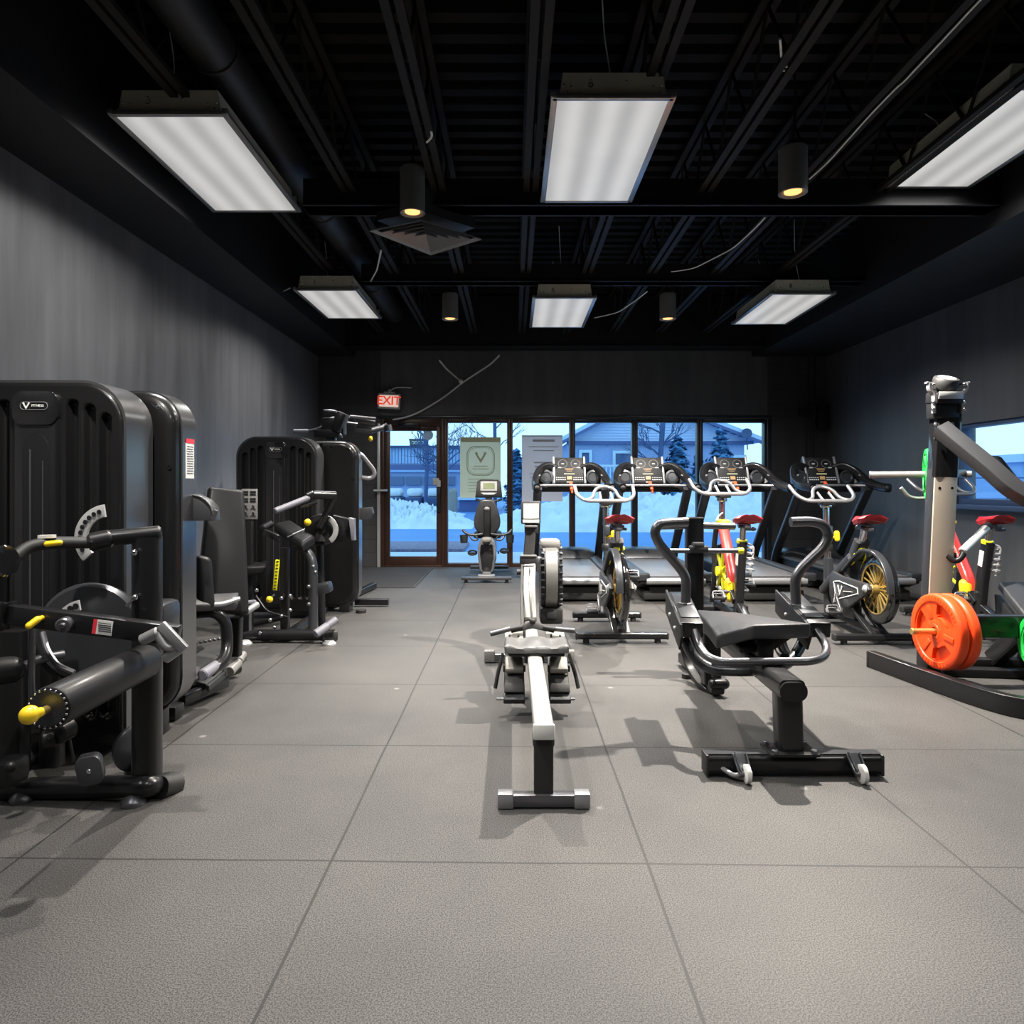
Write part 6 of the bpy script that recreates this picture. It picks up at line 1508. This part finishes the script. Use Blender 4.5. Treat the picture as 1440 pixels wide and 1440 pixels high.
for s in (-1, 1):
    k = MB(); o = hd+V((s*.085, -.03, 0))
    k.beam([o+V((s*.035, .0, .09)), o+V((s*.035, 0, .05)), o+V((s*.002, 0, .02)), o+V((s*.002, 0, -.10))], .012, .035, .003, fil=.02, up=(0, 1, 0)); k.beam([o+V((s*.0, .0, .085)), o+V((s*.05, 0, .095))], .03, .012, .002)
    bk = k.build('head_bracket', 'silver_paint', hh)
    k = MB()
    for z in (.08, -.03, -.075): k.sph(o+V((s*.012, -.012, z)), .012, n=10)
    k.build('bracket_bolt', 'chrome', bk)
k = MB(); ax = V((.06, -.42, 1)).normalized(); c = P(1329, 541, 4.36)
k.lathe(c, ax, [(-.03, .066), (.0, .076), (.035, .076), (.044, .070), (.047, .06), (.045, 0)], 36); cp = k.build('top_roller', 'rubber_black', hh)
k = MB(); k.lathe(c+ax*.046, ax, [(0, .055), (.003, .052), (.004, 0)], 28); k.build('roller_disc', 'silver_plate', cp)
# long lever arm
k = MB(); k.beam([P(1322, 602, 4.30), P(1398, 664, 4.08), P(1422, 686, 4.02), P(1450, 702, 3.98), P(1530, 722, 3.9)], .10, .085, .008, fil=.2, up=(0, -1, .55)); la = k.build('lever_arm', 'plastic_charcoal', r)
k = MB(); k.prism([P(1394, 640, 4.3), P(1402, 641, 4.3), P(1420, 668, 4.3), P(1410, 668, 4.3)], (0, .05, 0), .004); k.prism([P(1404, 641, 4.36), P(1409, 643, 4.36), P(1432, 672, 4.36), P(1424, 672, 4.36)], (0, .05, 0), .004); k.build('arm_gusset', 'gunmetal', la)
# rear plate storage peg with its plate and hook
dirn = V((-.90, .43, 0)).normalized()
pc = P(1306, 667, 4.72)
k = MB(); k.cyl(pc-dirn*.25, pc+dirn*.36, .0235, 22, .004); k.cyl(pc+dirn*.355, pc+dirn*.365, .026, 20, .003); k.build('plate_peg', 'alu', r)
k = MB(); k.tube([P(1267, 686, 4.75), P(1277, 698, 4.75), P(1286, 701, 4.75), P(1318, 701, 4.75)], .0125, 12, .04); k.build('hook_handle', 'silver_paint', r)
k = MB(); k.bar(P(1312, 700, 4.75), V((U(1.15)+.03, 4.45, 1.15)), .04, .05, .006); k.bar(pc-dirn*.2, V((U(1.25), 4.44, 1.27)), .05, .06, .006); k.build('peg_bracket', 'black_satin', r)
# side handle
k = MB(); k.cyl(P(1353, 776, 4.32), P(1390, 740, 4.42), .026, 22, .006); sg_ = k.build('side_grip', 'silver_plate', r)
k = MB(); k.cyl(P(1386, 743, 4.41), P(1391, 739, 4.424), .0275, 20, .004); k.build('grip_end', 'rubber_black', sg_)
k = MB(); k.tube([P(1331, 782, 4.36), P(1344, 790, 4.33), P(1352, 785, 4.32), P(1357, 772, 4.33)], .018, 10, .04); k.box(P(1337, 782, 4.37), (.06, .04, .05), bev=.01); k.build('grip_bracket', 'black_satin', r)
# lower carriage carrying the orange plates
hub = P(1319, 888, 4.05)
k = MB(); k.beam([hub+V((.02, .02, .03)), hub+V((1.0, .02, .03))], .08, .13, .008); k.beam([hub+V((.55, .05, .0)), V((hub.x+.55, 4.36, .09))], .08, .10, .01); k.build('weight_carriage', 'black_satin', r)
k = MB(); k.cyl(hub+V((-.155, 0, 0)), hub+V((.16, 0, 0)), .0185, 20, .003); k.cyl(hub+V((-.158, 0, 0)), hub+V((-.145, 0, 0)), .021, 20, .003); k.build('front_peg', 'gold', r)
# padded support at the edge of the photo
pad4([P(1402, 828, 4.45), P(1475, 826, 4.45), P(1500, 884, 4.05), P(1442, 880, 4.05)], -.055, .014, 'support_pad', 'vinyl_grey', r)
k = MB(); k.beam([P(1460, 860, 4.25), V((P(1460, 860, 4.25).x, 4.36, .08))], .07, .07, .01, up=(0, 1, 0)); k.prism([P(1398, 836, 4.44), P(1403, 838, 4.42), P(1438, 884, 4.06), P(1425, 892, 4.1), P(1400, 868, 4.4)], (.03, .0, 0), .003); k.build('pad_mount', 'black_powder', r)

# weight plates
def weight_plate(c, ax, R, thick, m, label, group, yawtag=0.3):
    c = V(c); x, y, z = frame_z(V(ax))
    o = thing('weight_plate', label, 'weight plate', c, group)
    k = MB(); t = thick/2
    k.lathe(c, z, [(-t, R*.80), (-t, R*.95), (-t*.8, R*.985), (-t*.4, R), (t*.4, R), (t*.8, R*.985), (t, R*.95), (t, R*.80), (t*.55, R*.77), (-t*.55, R*.77)], 64, closed=True)
    k.build('rim', m, o)
    # web with three grip openings
    k = MB(); nr, na = 14, 90; wv = {}
    open_ = lambda rr, a: (.40 < rr < .72) and (abs(((a + yawtag) % (2*PI/3)) - PI/3) < math.radians(31) * (1 - .5*max(0, (.48-rr)/.10)))
    for side in (-1, 1):
        for i in range(nr+1):
            rr = .13 + (.79-.13)*i/nr
            for j in range(na):
                a = 2*PI*j/na; wv[side, i, j] = k.bm.verts.new(c + z*side*t*(.80 if rr > .30 else .95) + (x*math.cos(a)+y*math.sin(a))*R*rr)
    op = {(i, j): open_(.13+.66*(i+.5)/nr, 2*PI*(j+.5)/na) for i in range(nr) for j in range(na)}
    for i in range(nr):
        for j in range(na):
            if op[i, j]: continue
            j2 = (j+1) % na
            for side in (-1, 1):
                q = (wv[side, i, j], wv[side, i+1, j], wv[side, i+1, j2], wv[side, i, j2]); k.bm.faces.new(q if side > 0 else q[::-1])
            for di, dj, (a, b) in ((-1, 0, ((i, j), (i, j2))), (1, 0, ((i+1, j), (i+1, j2))), (0, -1, ((i, j), (i+1, j))), (0, 1, ((i, j2), (i+1, j2)))):
                nb = (i+di, (j+dj) % na)
                if not (0 <= nb[0] < nr) or op[nb]:
                    k.bm.faces.new((wv[-1, a[0], a[1]], wv[-1, b[0], b[1]], wv[1, b[0], b[1]], wv[1, a[0], a[1]]))
    k.lathe(c, z, [(-t*.12, R*.13), (-t*.12, R*.79), (t*.12, R*.79), (t*.12, R*.13)], 48, closed=True); k.build('web', m, o, ang=45)
    k = MB(); k.lathe(c, z, [(-t*1.02, R*.125), (-t*1.02, R*.20), (-t*.7, R*.23), (t*.7, R*.23), (t*1.02, R*.20), (t*1.02, R*.125)], 40, closed=True); k.build('hub_ring', m, o)
    k = MB()
    for s0 in (0, PI):
        for j in range(13):
            a = s0+.5+j*.13; d = x*math.cos(a)+y*math.sin(a); tt = (z.cross(d))
            for side in (-1, 1): k.bar(c+d*R*.83+z*side*t, c+d*R*.92+z*side*t, .007+.005*(j % 3), .003, 0, up=z)
    for j in range(3):
        a = 2*PI*j/3 - yawtag; d = x*math.cos(a)+y*math.sin(a)
        for side in (-1, 1): k.bar(c+d*R*.34+z*side*t*.82, c+d*R*.72+z*side*t*.86, .03, .008, .002, up=z)
    k.build('raised_lettering', m, o)
    return o
g = 'orange weight plates on the low peg'
weight_plate(hub+V((.005, 0, 0)), (-1, -.06, 0), .224, .06, 'orange_rubber', 'orange weight plate outermost on the low peg', g, .15)
weight_plate(hub+V((.078, .004, 0)), (-1, -.06, 0), .224, .06, 'orange_rubber', 'orange weight plate behind the outer orange one', g, .9)
weight_plate(pc, dirn, .178, .045, 'green_rubber', 'green weight plate on the upper steel peg', None)
weight_plate(V((3.02, 3.88, .29)), (-1, 0, 0), .178, .05, 'green_rubber', 'green weight plate at the photo edge, low beside the orange ones', None)
k = MB(); k.cyl((2.95, 3.88, .29), (3.5, 3.88, .29), .02, 16); k.beam([V((3.35, 3.88, .29)), V((3.35, 4.36, .09))], .06, .06, .008); k.build('far_peg', 'gold', r)

# rubber mats below the bikes are part of the floor; camera and daylight
cam = bpy.data.cameras.new('camera'); co = bpy.data.objects.new('camera', cam); C.objects.link(co)
co.location = (0, 0, EYE); co.rotation_euler = (PI/2, 0, 0)
cam.sensor_width = 36; cam.lens = 36*F/1440; cam.shift_x = 0; cam.shift_y = -(720-CY)/1440; cam.clip_end = 300; cam.clip_start = .05
sc = bpy.context.scene; sc.camera = co
w = bpy.data.worlds.new('dusk'); sc.world = w; w.use_nodes = True
nt = w.node_tree; n = nt.nodes; l = nt.links
tc = n.new('ShaderNodeTexCoord'); sp = n.new('ShaderNodeSeparateXYZ'); l.new(tc.outputs['Generated'], sp.inputs[0])
cr = n.new('ShaderNodeValToRGB'); e = cr.color_ramp.elements
e[0].position = .0; e[0].color = (.48, .80, 1.0, 1); e[1].position = .9; e[1].color = (.30, .60, 1.0, 1)
l.new(sp.outputs['Z'], cr.inputs[0])
l.new(cr.outputs[0], n['Background'].inputs[0]); n['Background'].inputs[1].default_value = 1.8
sc.view_settings.view_transform = 'Standard'; sc.view_settings.look = 'None'; sc.view_settings.gamma = 1; sc.view_settings.use_curve_mapping = False
sc.view_settings.exposure = 0.0
sc.cycles.max_bounces = 6; sc.cycles.transparent_max_bounces = 12; sc.cycles.sample_clamp_indirect = 4.0
